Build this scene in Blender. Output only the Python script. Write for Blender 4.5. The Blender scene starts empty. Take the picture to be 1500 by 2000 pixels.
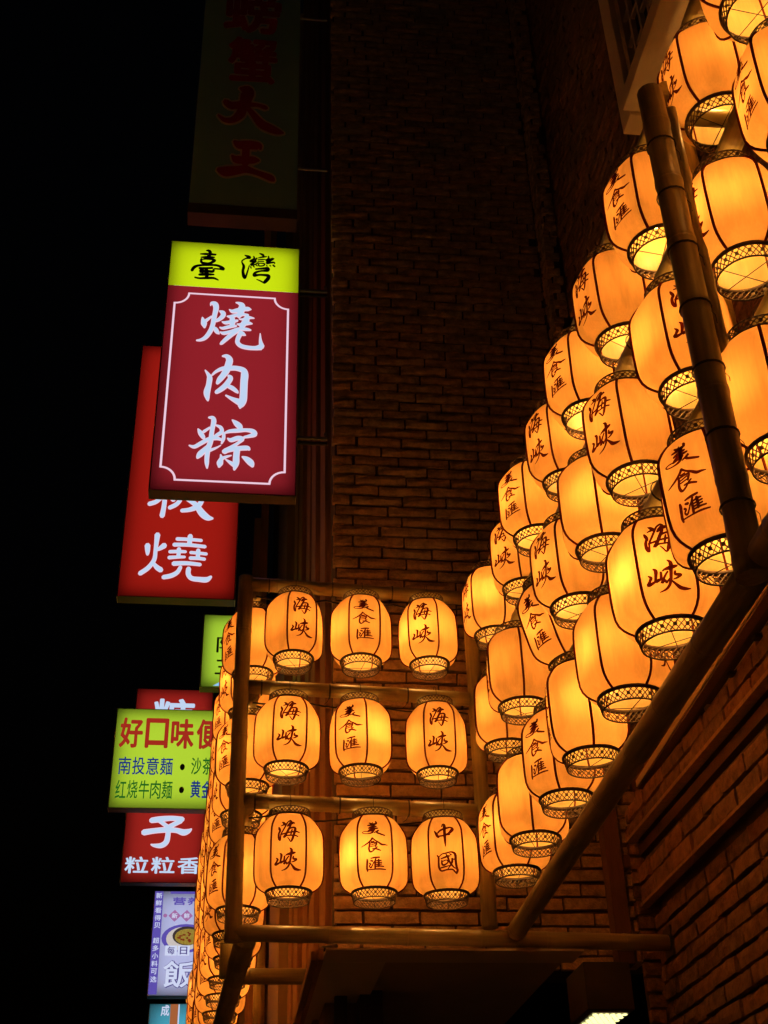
import bpy, bmesh, math, random
from mathutils import Vector, Matrix, Euler

random.seed(7)
S = bpy.context.scene
COL = S.collection

# ------------------------------------------------------------------ camera
cam_d = bpy.data.cameras.new("camera")
cam = bpy.data.objects.new("camera", cam_d)
COL.objects.link(cam)
S.camera = cam
EYE = Vector((0.0, 0.0, 1.6))
pitch, roll, yaw = 0.5769, -0.0300, 0.1332
fw = Vector((math.sin(yaw) * math.cos(pitch), math.cos(yaw) * math.cos(pitch), math.sin(pitch)))
rt = Vector((math.cos(yaw), -math.sin(yaw), 0))
up = rt.cross(fw)
rt2 = rt * math.cos(roll) + up * math.sin(roll)
up2 = up * math.cos(roll) - rt * math.sin(roll)
M = Matrix((rt2, up2, -fw)).transposed().to_4x4()
M.translation = EYE
cam.matrix_world = M
cam_d.sensor_fit = 'VERTICAL'
cam_d.sensor_height = 36.0
cam_d.lens = 2481.3 / 2000.0 * 36.0
cam_d.clip_start = 0.05
cam_d.clip_end = 500

# ------------------------------------------------------------------ night sky
W = bpy.data.worlds.new("World")
S.world = W
W.use_nodes = True
nt = W.node_tree
bg = nt.nodes["Background"]
sky = nt.nodes.new("ShaderNodeTexSky")
sky.sky_type = 'NISHITA'
sky.sun_disc = False
sky.sun_elevation = math.radians(-4.6)
sky.sun_rotation = math.radians(200)
nt.links.new(sky.outputs[0], bg.inputs[0])
bg.inputs[1].default_value = 0.06

S.view_settings.view_transform = 'Standard'
S.view_settings.look = 'None'
S.view_settings.exposure = 0
S.view_settings.gamma = 1
S.view_settings.use_curve_mapping = False
S.cycles.use_denoising = True
S.cycles.denoiser = 'OPENIMAGEDENOISE'
S.cycles.denoising_input_passes = 'RGB_ALBEDO_NORMAL'
S.cycles.max_bounces = 7
S.cycles.diffuse_bounces = 5
S.cycles.transmission_bounces = 5
S.cycles.use_light_tree = True
S.cycles.sample_clamp_indirect = 6.0
S.cycles.use_adaptive_sampling = False


# ------------------------------------------------------------------ materials
def new_mat(name):
    m = bpy.data.materials.new(name)
    m.use_nodes = True
    n = m.node_tree
    n.nodes.clear()
    out = n.nodes.new("ShaderNodeOutputMaterial")
    return m, n, out


def nd(n, t, **kw):
    x = n.nodes.new(t)
    for k, v in kw.items():
        if k.startswith("i_"):
            x.inputs[k[2:].replace("_", " ")].default_value = v
        else:
            setattr(x, k, v)
    return x


def rgba(c):
    return (c[0], c[1], c[2], 1)


def principled(name, col, rough=0.6, metal=0.0, var=0.25, scale=8.0, bump=0.0, bscale=60.0, stretch=(1, 1, 1), col2=None, spec=0.5):
    m, n, out = new_mat(name)
    p = nd(n, "ShaderNodeBsdfPrincipled")
    p.inputs["Roughness"].default_value = rough
    p.inputs["Metallic"].default_value = metal
    p.inputs["Specular IOR Level"].default_value = spec
    tc = nd(n, "ShaderNodeTexCoord")
    mp = nd(n, "ShaderNodeMapping")
    mp.inputs["Scale"].default_value = stretch
    n.links.new(tc.outputs["Object"], mp.inputs[0])
    ns = nd(n, "ShaderNodeTexNoise")
    ns.inputs["Scale"].default_value = scale
    ns.inputs["Detail"].default_value = 6
    ns.inputs["Roughness"].default_value = 0.65
    n.links.new(mp.outputs[0], ns.inputs["Vector"])
    mx = nd(n, "ShaderNodeMix", data_type='RGBA')
    c2 = col2 or tuple(v * (1 - var) for v in col)
    c1 = col if col2 else tuple(min(1, v * (1 + var)) for v in col)
    mx.inputs[6].default_value = rgba(c1)
    mx.inputs[7].default_value = rgba(c2)
    n.links.new(ns.outputs[0], mx.inputs[0])
    n.links.new(mx.outputs[2], p.inputs["Base Color"])
    if bump > 0:
        n2 = nd(n, "ShaderNodeTexNoise")
        n2.inputs["Scale"].default_value = bscale
        n2.inputs["Detail"].default_value = 5
        n.links.new(mp.outputs[0], n2.inputs["Vector"])
        b = nd(n, "ShaderNodeBump")
        b.inputs["Strength"].default_value = bump
        b.inputs["Distance"].default_value = 0.01
        n.links.new(n2.outputs[0], b.inputs["Height"])
        n.links.new(b.outputs[0], p.inputs["Normal"])
    n.links.new(p.outputs[0], out.inputs[0])
    return m


def brick_mat(name, cols, rough=0.85):
    m, n, out = new_mat(name)
    p = nd(n, "ShaderNodeBsdfPrincipled")
    p.inputs["Roughness"].default_value = rough
    p.inputs["Specular IOR Level"].default_value = 0.25
    oi = nd(n, "ShaderNodeObjectInfo")
    ge = nd(n, "ShaderNodeNewGeometry")
    ad = nd(n, "ShaderNodeMath", operation='ADD')
    fr = nd(n, "ShaderNodeMath", operation='FRACT')
    n.links.new(oi.outputs["Random"], ad.inputs[0])
    n.links.new(ge.outputs["Random Per Island"], ad.inputs[1])
    n.links.new(ad.outputs[0], fr.inputs[0])
    cr = nd(n, "ShaderNodeValToRGB")
    e = cr.color_ramp.elements
    e[0].color = rgba(cols[0])
    e[1].color = rgba(cols[-1])
    for i, c in enumerate(cols[1:-1]):
        x = e.new((i + 1) / (len(cols) - 1))
        x.color = rgba(c)
    n.links.new(fr.outputs[0], cr.inputs[0])
    tc = nd(n, "ShaderNodeTexCoord")
    mp = nd(n, "ShaderNodeMapping")
    n.links.new(ge.outputs["Position"], mp.inputs[0])
    ns = nd(n, "ShaderNodeTexNoise")
    ns.inputs["Scale"].default_value = 14
    ns.inputs["Detail"].default_value = 8
    ns.inputs["Roughness"].default_value = 0.7
    n.links.new(mp.outputs[0], ns.inputs["Vector"])
    rm = nd(n, "ShaderNodeMapRange")
    rm.inputs[1].default_value = 0.3
    rm.inputs[2].default_value = 0.7
    rm.inputs[3].default_value = 0.45
    rm.inputs[4].default_value = 1.25
    n.links.new(ns.outputs[0], rm.inputs[0])
    mx = nd(n, "ShaderNodeMix", data_type='RGBA', blend_type='MULTIPLY')
    mx.inputs[0].default_value = 1
    n.links.new(cr.outputs[0], mx.inputs[6])
    n.links.new(rm.outputs[0], mx.inputs[7])
    n.links.new(mx.outputs[2], p.inputs["Base Color"])
    n2 = nd(n, "ShaderNodeTexNoise")
    n2.inputs["Scale"].default_value = 55
    n2.inputs["Detail"].default_value = 7
    n2.inputs["Roughness"].default_value = 0.65
    n.links.new(mp.outputs[0], n2.inputs["Vector"])
    b = nd(n, "ShaderNodeBump")
    b.inputs["Strength"].default_value = 0.9
    b.inputs["Distance"].default_value = 0.012
    n.links.new(n2.outputs[0], b.inputs["Height"])
    n.links.new(b.outputs[0], p.inputs["Normal"])
    n.links.new(p.outputs[0], out.inputs[0])
    return m


def fabric_mat(name):
    m, n, out = new_mat(name)
    oi = nd(n, "ShaderNodeObjectInfo")
    tc = nd(n, "ShaderNodeTexCoord")
    sc = nd(n, "ShaderNodeVectorMath", operation='ADD')
    cb = nd(n, "ShaderNodeCombineXYZ")
    mlt = nd(n, "ShaderNodeMath", operation='MULTIPLY')
    mlt.inputs[1].default_value = 37.0
    n.links.new(oi.outputs["Random"], mlt.inputs[0])
    n.links.new(mlt.outputs[0], cb.inputs[0])
    n.links.new(mlt.outputs[0], cb.inputs[1])
    n.links.new(tc.outputs["Object"], sc.inputs[0])
    n.links.new(cb.outputs[0], sc.inputs[1])
    # weave: fine vertical threads
    mp = nd(n, "ShaderNodeMapping")
    mp.inputs["Scale"].default_value = (1, 1, 0.06)
    n.links.new(sc.outputs[0], mp.inputs[0])
    th = nd(n, "ShaderNodeTexNoise")
    th.inputs["Scale"].default_value = 160
    th.inputs["Detail"].default_value = 3
    n.links.new(mp.outputs[0], th.inputs["Vector"])
    # old stains and wrinkles
    mp2 = nd(n, "ShaderNodeMapping")
    mp2.inputs["Scale"].default_value = (1, 1, 0.3)
    n.links.new(sc.outputs[0], mp2.inputs[0])
    st = nd(n, "ShaderNodeTexNoise")
    st.inputs["Scale"].default_value = 9
    st.inputs["Detail"].default_value = 5
    n.links.new(mp2.outputs[0], st.inputs["Vector"])
    r1 = nd(n, "ShaderNodeMapRange")
    r1.inputs[1].default_value = 0.35
    r1.inputs[2].default_value = 0.65
    r1.inputs[3].default_value = 0.93
    r1.inputs[4].default_value = 1.0
    n.links.new(th.outputs[0], r1.inputs[0])
    r2 = nd(n, "ShaderNodeMapRange")
    r2.inputs[1].default_value = 0.33
    r2.inputs[2].default_value = 0.5
    r2.inputs[3].default_value = 0.78
    r2.inputs[4].default_value = 1.0
    n.links.new(st.outputs[0], r2.inputs[0])
    mu = nd(n, "ShaderNodeMath", operation='MULTIPLY')
    n.links.new(r1.outputs[0], mu.inputs[0])
    n.links.new(r2.outputs[0], mu.inputs[1])
    mx = nd(n, "ShaderNodeMix", data_type='RGBA', blend_type='MULTIPLY')
    mx.inputs[0].default_value = 1
    mx.inputs[6].default_value = rgba(FAB)
    n.links.new(mu.outputs[0], mx.inputs[7])
    tr = nd(n, "ShaderNodeBsdfTranslucent")
    df = nd(n, "ShaderNodeBsdfDiffuse")
    mxt = nd(n, "ShaderNodeMix", data_type='RGBA', blend_type='MULTIPLY')
    mxt.inputs[0].default_value = 1
    mxt.inputs[6].default_value = rgba(FAB_T)
    n.links.new(mu.outputs[0], mxt.inputs[7])
    n.links.new(mxt.outputs[2], tr.inputs[0])
    n.links.new(mx.outputs[2], df.inputs[0])
    ms = nd(n, "ShaderNodeMixShader")
    ms.inputs[0].default_value = 0.56
    n.links.new(tr.outputs[0], ms.inputs[1])
    n.links.new(df.outputs[0], ms.inputs[2])
    gl = nd(n, "ShaderNodeBsdfGlossy")
    gl.inputs["Roughness"].default_value = 0.35
    ms2 = nd(n, "ShaderNodeMixShader")
    ms2.inputs[0].default_value = 0.02
    n.links.new(ms.outputs[0], ms2.inputs[1])
    n.links.new(gl.outputs[0], ms2.inputs[2])
    n.links.new(ms2.outputs[0], out.inputs[0])
    return m


def ink_mat(name, col, tcol):
    m, n, out = new_mat(name)
    tr = nd(n, "ShaderNodeBsdfTranslucent")
    tr.inputs[0].default_value = rgba(tcol)
    df = nd(n, "ShaderNodeBsdfDiffuse")
    df.inputs[0].default_value = rgba(col)
    ms = nd(n, "ShaderNodeMixShader")
    ms.inputs[0].default_value = 0.5
    n.links.new(tr.outputs[0], ms.inputs[1])
    n.links.new(df.outputs[0], ms.inputs[2])
    n.links.new(ms.outputs[0], out.inputs[0])
    return m


def emit_mat(name, col, strength=1.0, var=0.06, scale=30):
    """a backlit printed sheet: even light behind a slightly uneven print"""
    m, n, out = new_mat(name)
    e = nd(n, "ShaderNodeEmission")
    e.inputs[1].default_value = strength
    tc = nd(n, "ShaderNodeTexCoord")
    ns = nd(n, "ShaderNodeTexNoise")
    ns.inputs["Scale"].default_value = scale
    ns.inputs["Detail"].default_value = 6
    n.links.new(tc.outputs["Object"], ns.inputs["Vector"])
    mx = nd(n, "ShaderNodeMix", data_type='RGBA')
    mx.inputs[6].default_value = rgba(tuple(c * (1 - var) for c in col))
    mx.inputs[7].default_value = rgba(tuple(c * (1 + var) for c in col))
    n.links.new(ns.outputs[0], mx.inputs[0])
    n.links.new(mx.outputs[2], e.inputs[0])
    n.links.new(e.outputs[0], out.inputs[0])
    return m


def back_mat(name, col, var=0.05, scale=40):
    m, n, out = new_mat(name)
    tc = nd(n, "ShaderNodeTexCoord")
    ns = nd(n, "ShaderNodeTexNoise")
    ns.inputs["Scale"].default_value = scale
    ns.inputs["Detail"].default_value = 8
    n.links.new(tc.outputs["Object"], ns.inputs["Vector"])
    n2 = nd(n, "ShaderNodeTexNoise")
    n2.inputs["Scale"].default_value = 3
    n2.inputs["Detail"].default_value = 6
    n.links.new(tc.outputs["Object"], n2.inputs["Vector"])
    av = nd(n, "ShaderNodeMath", operation='ADD')
    n.links.new(ns.outputs[0], av.inputs[0])
    n.links.new(n2.outputs[0], av.inputs[1])
    hf = nd(n, "ShaderNodeMath", operation='MULTIPLY')
    hf.inputs[1].default_value = 0.5
    n.links.new(av.outputs[0], hf.inputs[0])
    mx = nd(n, "ShaderNodeMix", data_type='RGBA')
    mx.inputs[6].default_value = rgba(tuple(c * (1 - var) for c in col))
    mx.inputs[7].default_value = rgba(tuple(min(1, c * (1 + var)) for c in col))
    n.links.new(hf.outputs[0], mx.inputs[0])
    tr = nd(n, "ShaderNodeBsdfTranslucent")
    n.links.new(mx.outputs[2], tr.inputs[0])
    df = nd(n, "ShaderNodeBsdfGlossy")
    df.inputs["Roughness"].default_value = 0.4
    ms = nd(n, "ShaderNodeMixShader")
    ms.inputs[0].default_value = 0.03
    n.links.new(tr.outputs[0], ms.inputs[1])
    n.links.new(df.outputs[0], ms.inputs[2])
    n.links.new(ms.outputs[0], out.inputs[0])
    return m


def lin(r, g, b):
    f = lambda v: (v / 255 / 12.92) if v <= 10 else ((v / 255 + 0.055) / 1.055) ** 2.4
    return (f(r), f(g), f(b))


FAB = (0.86, 0.70, 0.31)
FAB_T = (0.84, 0.50, 0.19)
BULB = (1.0, 0.42, 0.095)
BULB_POWER = 208.0

M_FAB = fabric_mat("lantern_cloth")
M_INK = ink_mat("brush_ink", (0.04, 0.009, 0.004), (0.13, 0.018, 0.005))
M_RIB = ink_mat("rib_piping", (0.12, 0.022, 0.008), (0.26, 0.03, 0.008))
M_HOOP = principled("hoop_bamboo", (0.045, 0.02, 0.008), 0.6, var=0.4, scale=40)
M_LAT = principled("lattice_cane", (0.085, 0.05, 0.022), 0.55, var=0.4, scale=60)
M_BULB = emit_mat("bulb_glow", BULB, BULB_POWER, 0, 3)
M_WIRE = principled("black_wire", (0.015, 0.012, 0.01), 0.5)
M_CABLE = principled("black_cable", (0.012, 0.011, 0.01), 0.4)
M_STEEL = principled("dark_steel", (0.03, 0.022, 0.016), 0.55, 0.2, var=0.4, scale=12, bump=0.1)
M_GALV = principled("galvanised_steel", (0.35, 0.34, 0.32), 0.45, 0.8, var=0.25, scale=20)
M_TIMBER = principled("dark_timber", (0.085, 0.035, 0.018), 0.6, var=0.45, scale=9, bump=0.3, bscale=40, stretch=(6, 6, 0.5))
M_PLANK = principled("rough_plank", (0.30, 0.17, 0.085), 0.75, var=0.6, scale=6, bump=1.0, bscale=16, stretch=(4, 4, 0.35))
M_PLASTER = principled("cream_plaster", (0.78, 0.70, 0.50), 0.9, var=0.12, scale=6, bump=0.5, bscale=35)
M_SOFFIT = principled("soffit_paint", (0.55, 0.47, 0.33), 0.8, var=0.1, scale=3, bump=0.05)
M_SOFFIT2 = principled("soffit_dark_panel", (0.36, 0.28, 0.18), 0.75, var=0.15, scale=3, bump=0.05)
M_MORTAR = principled("dark_mortar", (0.07, 0.048, 0.03), 0.95, var=0.4, scale=20, bump=0.5, bscale=80)
M_BRICK = brick_mat("rough_brick", [(0.40, 0.29, 0.18), (0.50, 0.34, 0.20), (0.46, 0.36, 0.24), (0.52, 0.36, 0.21), (0.38, 0.29, 0.19)])
M_BRICKR = brick_mat("red_brick", [(0.17, 0.105, 0.062), (0.24, 0.13, 0.07), (0.20, 0.13, 0.085), (0.29, 0.15, 0.08)])
M_ASPHALT = principled("paving", (0.36, 0.34, 0.31), 0.8, var=0.3, scale=3, bump=0.2)
M_GLASS = principled("dark_window_glass", (0.012, 0.012, 0.014), 0.12, var=0.1)
M_LATTICEWOOD = principled("grey_lattice_wood", (0.50, 0.45, 0.38), 0.6, var=0.3, scale=18)
M_FRAME = principled("sign_frame", (0.06, 0.045, 0.022), 0.5, 0.2, var=0.3, scale=10)
M_EDGE = principled("sign_edge", (0.62, 0.55, 0.36), 0.45, 0.3, var=0.2, scale=14)


def bamboo_mat(name):
    m, n, out = new_mat(name)
    p = nd(n, "ShaderNodeBsdfPrincipled")
    p.inputs["Roughness"].default_value = 0.36
    p.inputs["Specular IOR Level"].default_value = 0.5
    tc = nd(n, "ShaderNodeTexCoord")
    mp = nd(n, "ShaderNodeMapping")
    mp.inputs["Scale"].default_value = (14, 14, 0.9)
    n.links.new(tc.outputs["Object"], mp.inputs[0])
    ns = nd(n, "ShaderNodeTexNoise")
    ns.inputs["Scale"].default_value = 4
    ns.inputs["Detail"].default_value = 7
    n.links.new(mp.outputs[0], ns.inputs["Vector"])
    n3 = nd(n, "ShaderNodeTexNoise")
    n3.inputs["Scale"].default_value = 3.2
    n3.inputs["Detail"].default_value = 5
    n.links.new(tc.outputs["Object"], n3.inputs["Vector"])
    cr = nd(n, "ShaderNodeValToRGB")
    cr.color_ramp.elements[0].position = 0.3
    cr.color_ramp.elements[0].color = (0.17, 0.14, 0.055, 1)
    cr.color_ramp.elements[1].position = 0.7
    cr.color_ramp.elements[1].color = (0.44, 0.40, 0.18, 1)
    ad = nd(n, "ShaderNodeMath", operation='ADD')
    n.links.new(ns.outputs[0], ad.inputs[0])
    n.links.new(n3.outputs[0], ad.inputs[1])
    ha = nd(n, "ShaderNodeMath", operation='MULTIPLY')
    ha.inputs[1].default_value = 0.5
    n.links.new(ad.outputs[0], ha.inputs[0])
    n.links.new(ha.outputs[0], cr.inputs[0])
    n.links.new(cr.outputs[0], p.inputs["Base Color"])
    b = nd(n, "ShaderNodeBump")
    b.inputs["Strength"].default_value = 0.25
    b.inputs["Distance"].default_value = 0.004
    n.links.new(ns.outputs[0], b.inputs["Height"])
    n.links.new(b.outputs[0], p.inputs["Normal"])
    n.links.new(p.outputs[0], out.inputs[0])
    return m


M_BAMBOO = bamboo_mat("bamboo")


# ------------------------------------------------------------------ helpers
def mesh_from(name, verts, faces, mat, smooth=False):
    me = bpy.data.meshes.new(name)
    me.from_pydata([tuple(v) for v in verts], [], faces)
    me.materials.append(mat)
    if smooth:
        for p in me.polygons:
            p.use_smooth = True
    me.update()
    return me


class MB:
    def __init__(self):
        self.v = []
        self.f = []

    def add(self, verts, faces):
        o = len(self.v)
        self.v += [tuple(q) for q in verts]
        self.f += [tuple(i + o for i in f) for f in faces]

    def box(self, x0, x1, y0, y1, z0, z1):
        self.add([(x0, y0, z0), (x1, y0, z0), (x1, y1, z0), (x0, y1, z0), (x0, y0, z1), (x1, y0, z1), (x1, y1, z1), (x0, y1, z1)],
                 [(0, 3, 2, 1), (4, 5, 6, 7), (0, 1, 5, 4), (1, 2, 6, 5), (2, 3, 7, 6), (3, 0, 4, 7)])

    def tube(self, pts, r, n=6, cap=True):
        pts = [Vector(p) for p in pts]
        rs = r if isinstance(r, (list, tuple)) else [r] * len(pts)
        o = len(self.v)
        prev = None
        for i, p in enumerate(pts):
            if i == 0:
                t = pts[1] - p
            elif i == len(pts) - 1:
                t = p - pts[i - 1]
            else:
                t = pts[i + 1] - pts[i - 1]
            t.normalize()
            if prev is None:
                a = Vector((0, 0, 1)) if abs(t.z) < 0.9 else Vector((1, 0, 0))
                u = t.cross(a).normalized()
            else:
                u = (prev - t * prev.dot(t)).normalized()
            prev = u
            w = t.cross(u)
            for k in range(n):
                a = 2 * math.pi * k / n
                self.v.append(tuple(p + (u * math.cos(a) + w * math.sin(a)) * rs[i]))
        for i in range(len(pts) - 1):
            for k in range(n):
                k2 = (k + 1) % n
                self.f.append((o + i * n + k, o + i * n + k2, o + (i + 1) * n + k2, o + (i + 1) * n + k))
        if cap:
            self.f.append(tuple(o + k for k in reversed(range(n))))
            e = o + (len(pts) - 1) * n
            self.f.append(tuple(e + k for k in range(n)))

    def ring(self, R, z, r, n=28, m=6, sq=1.0):
        o = len(self.v)
        for i in range(n):
            a = 2 * math.pi * i / n
            for k in range(m):
                b = 2 * math.pi * k / m
                rr = R + r * math.cos(b)
                self.v.append((rr * math.cos(a), rr * math.sin(a), z + r * sq * math.sin(b)))
        for i in range(n):
            i2 = (i + 1) % n
            for k in range(m):
                k2 = (k + 1) % m
                self.f.append((o + i * m + k, o + i2 * m + k, o + i2 * m + k2, o + i * m + k2))

    def mesh(self, name, mat, smooth=False):
        return mesh_from(name, self.v, self.f, mat, smooth)


def link(name, me, parent=None, loc=None, rot=None, scale=None):
    o = bpy.data.objects.new(name, me)
    COL.objects.link(o)
    if parent is not None:
        o.parent = parent
    if loc is not None:
        o.location = loc
    if rot is not None:
        o.rotation_euler = rot
    if scale is not None:
        o.scale = scale
    return o


def empty(name, loc=(0, 0, 0), rot=(0, 0, 0)):
    o = link(name, None, None, loc, rot)
    o.empty_display_size = 0.1
    return o


def tag(o, label=None, cat=None, group=None, kind=None):
    if label:
        o["label"] = label
    if cat:
        o["category"] = cat
    if group:
        o["group"] = group
    if kind:
        o["kind"] = kind
    return o


def facepart(name, x0, x1, y, z0, z1, mat, parent):
    """a single sheet facing -Y"""
    cx, cz = (x0 + x1) / 2, (z0 + z1) / 2
    m = MB()
    m.add([(x0 - cx, 0, z0 - cz), (x1 - cx, 0, z0 - cz), (x1 - cx, 0, z1 - cz), (x0 - cx, 0, z1 - cz)], [(0, 1, 2, 3)])
    p = parent.location
    return link(name, m.mesh(name, mat), parent, (cx - p[0], y - p[1], cz - p[2]))


def boxpart(name, b, mat, parent=None, bevel=0.0):
    m = MB()
    cx, cy, cz = (b[0] + b[1]) / 2, (b[2] + b[3]) / 2, (b[4] + b[5]) / 2
    m.box(b[0] - cx, b[1] - cx, b[2] - cy, b[3] - cy, b[4] - cz, b[5] - cz)
    me = m.mesh(name, mat)
    if bevel > 0:
        bm = bmesh.new()
        bm.from_mesh(me)
        bmesh.ops.bevel(bm, geom=bm.edges[:], offset=bevel, segments=2, affect='EDGES', profile=0.6)
        bm.to_mesh(me)
        bm.free()
    p = parent.location if parent is not None else Vector((0, 0, 0))
    return link(name, me, parent, (cx - p[0], cy - p[1], cz - p[2]))


# ------------------------------------------------------------------ brush writing: centre lines with widths
RAW = {}
RAW['hai'] = "300,435,15 350,460,60 410,510,70 440,525,20|300,550,15 370,520,40|245,590,25 275,640,60 305,700,50 290,780,45 310,880,55 350,950,60 375,970,30|375,950,25 355,800,30 390,680,35 430,560,35 470,450,35 540,388,40|540,390,50 580,430,60 540,500,70 490,560,40|500,510,30 580,480,70 650,460,60 690,480,20|590,520,40 560,610,60 530,700,60 500,800,60 455,885,50 520,840,35 600,830,30 760,830,35 855,865,25|560,640,30 650,600,40 730,620,60 740,700,70 730,800,60 715,930,60 685,1010,25 620,940,25 560,880,12|345,805,30 440,780,35 540,750,35 660,730,35 780,720,40 875,750,20|650,650,25 645,740,40 640,820,25"
RAW['xia'] = "445,1340,20 495,1380,60 505,1480,50 500,1580,35|375,1470,20 420,1510,50 405,1580,40 390,1650,60 460,1620,45 560,1555,30|590,1420,40 600,1500,45 590,1560,40 525,1610,30|620,1400,20 660,1370,40 760,1345,80 860,1320,50 885,1310,15|695,1190,20 750,1230,60 770,1300,70 775,1400,60 780,1500,55 780,1600,50 760,1700,45 700,1780,35 600,1825,10|715,1420,30 670,1500,35 620,1640,45 680,1580,25 700,1640,35 760,1560,20|850,1420,25 860,1490,55 960,1505,40 900,1560,35 830,1585,15|800,1610,25 880,1690,50 960,1770,75 1050,1800,60 1135,1805,15"
RAW['mei'] = "425,355,20 470,385,50 500,400,50|530,350,20 500,400,40|620,320,40 640,360,50 600,400,50 560,430,50|380,440,25 470,430,45 560,400,50 650,390,30|410,520,30 480,490,45 560,470,50 635,470,30|400,595,30 480,545,45 570,530,50 680,520,25|560,400,60 550,500,70 545,600,60|390,610,40 470,595,40 540,580,40 590,570,30|400,610,20 300,610,15 240,640,14 280,672,14 400,675,20 500,650,45 545,600,50|565,650,20 650,610,35 700,580,35 640,640,40 750,690,40 860,730,30"
RAW['shi'] = "510,800,45 470,860,45 380,940,35 290,1000,25 210,1050,8|510,800,40 580,860,30 680,920,40 770,980,50 850,990,35 925,1005,8|480,910,30 560,895,25|435,930,35 425,1000,40 410,1100,45 430,1170,45 470,1185,35 540,1140,30 600,1080,30 650,1050,25|450,945,25 560,930,30 630,940,35 610,1000,40 590,1040,30|450,1000,18 590,965,20|450,1045,18 580,1020,20|505,1105,20 580,1100,35 660,1120,35 735,1150,25"
RAW['hui'] = "455,1365,20 560,1345,40 700,1335,35|350,1390,30 355,1450,50 345,1560,45 345,1650,45 360,1720,30|360,1680,25 500,1670,25 700,1660,35 860,1675,20|450,1430,35 500,1440,45|415,1500,35 440,1530,35 410,1580,25 450,1625,35 490,1560,25 530,1490,20|600,1370,30 565,1450,40 520,1490,20|575,1450,40 570,1550,45 570,1650,40|670,1400,45 675,1500,50 670,1590,45|600,1440,25 680,1425,35 750,1425,20|600,1490,25 760,1475,25|600,1540,25 755,1525,25|590,1590,30 700,1580,35 810,1590,25"
RAW['zhong'] = "285,480,25 330,560,70 380,650,70 420,680,30|380,540,40 470,460,50 600,410,55 720,385,50 800,375,40 860,430,90 780,520,80 700,580,60 560,625,45 430,640,40|700,595,60 765,600,25|520,350,25 540,280,40 600,300,90 600,500,85 600,700,80 605,850,50 605,965,10"
RAW['guo'] = "335,1225,25 375,1290,50 370,1450,50 380,1600,55 450,1690,45 600,1660,40 780,1650,40 860,1720,45 905,1780,25|390,1270,20 480,1190,25 620,1160,35 760,1130,35 860,1160,60 900,1230,70 900,1400,65 920,1600,65 940,1680,65 905,1770,50|440,1330,20 560,1290,45 680,1250,45 740,1255,20|610,1200,30 660,1280,60 700,1400,50 760,1500,55 850,1600,30 890,1620,15|800,1330,50 790,1420,60 740,1520,40 640,1640,15|770,1335,20 860,1350,30|720,1180,20 770,1215,45|470,1380,35 470,1470,50 520,1520,50 640,1460,35 660,1400,40 600,1370,25 490,1410,25|430,1600,35 560,1570,35 720,1530,15"
RAW['shao'] = "335,150,15 350,100,50 420,120,105 445,190,105 430,300,90 415,400,90 400,520,85 360,650,85 280,770,75 190,825,50 110,838,25|190,390,20 205,440,70 230,510,110 245,580,40|260,455,60 370,360,30|515,245,20 580,280,90 590,330,90 530,400,70 455,445,50|430,570,40 460,610,80 500,660,70 535,690,20|830,60,20 900,75,60 950,120,120 940,200,130 920,270,130 900,330,80|705,205,15 770,240,70 880,215,90 1010,180,80 1080,175,75 1130,180,20|670,340,20 740,345,60 850,310,60 960,290,60 1080,290,30|770,370,90 780,450,110 770,530,80|580,455,20 650,470,60 780,440,60 875,415,40|540,565,20 600,580,50 720,545,60 855,520,40|1060,320,90 1050,400,110 1000,470,110 960,540,90|905,380,15 980,385,40 1080,345,60 1200,350,15|870,480,15 930,490,50 1080,455,70 1165,460,20|550,655,20 620,675,60 750,640,60 900,580,60 1050,575,60 1140,585,30|900,610,60 780,690,80 680,780,75 600,860,60 575,880,40|940,640,80 1000,670,70 1045,690,20|940,670,90 900,770,80 900,840,80 970,900,75 1100,925,75 1250,925,75 1350,900,110|1370,890,100 1340,780,55 1330,640,12"
RAW['rou'] = "560,120,30 640,120,80 700,190,130 680,300,130 650,400,130 590,500,110 530,580,100 490,650,60|240,415,20 300,490,60 335,560,100 325,700,100 300,840,120 320,950,70 330,990,30|380,500,30 450,430,50 560,370,70 700,350,90 850,345,90 980,380,110 1010,460,140 1005,600,140 1005,800,140 1000,950,140 960,1050,110 950,1100,30|665,875,25 800,940,70 930,990,120|700,500,50 740,540,90 700,620,100 640,700,100 560,770,90 480,825,70|680,690,60 780,730,80 870,790,60 895,815,30"
RAW['zong'] = "450,125,30 520,130,70 545,190,90 530,300,80 520,400,80 510,550,90 470,700,90 460,850,80 465,950,70 475,1035,25|265,345,20 310,410,80 370,490,70 390,520,30|370,390,50 480,310,35|590,260,25 680,300,60 700,380,70 620,440,60 540,500,40|740,400,50 740,500,60 710,590,25|590,470,50 700,520,40|125,650,20 220,670,60 340,600,70 480,520,70 620,500,60 720,530,30|500,620,60 420,710,90 330,800,100 290,860,50|510,720,50 620,670,30 700,620,10|885,150,20 960,210,90 1030,270,100 1040,330,60|760,395,30 850,360,60 1000,340,70 1150,325,60 1270,340,80 1310,390,90 1220,430,60 1120,455,40|815,490,20 880,520,70 1000,480,80 1090,490,70 1020,560,50 900,650,70 790,720,90 760,730,80|760,740,60 880,690,80 1050,660,80 1180,650,80 1220,670,50|1000,680,110 990,800,110 990,930,110 965,1040,40|800,870,15 900,930,60 960,960,80|705,790,20 720,850,60 700,940,110 690,1000,50|730,860,60 820,820,40 900,795,15|1100,810,25 1180,850,90 1260,910,110 1290,960,70"
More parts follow.
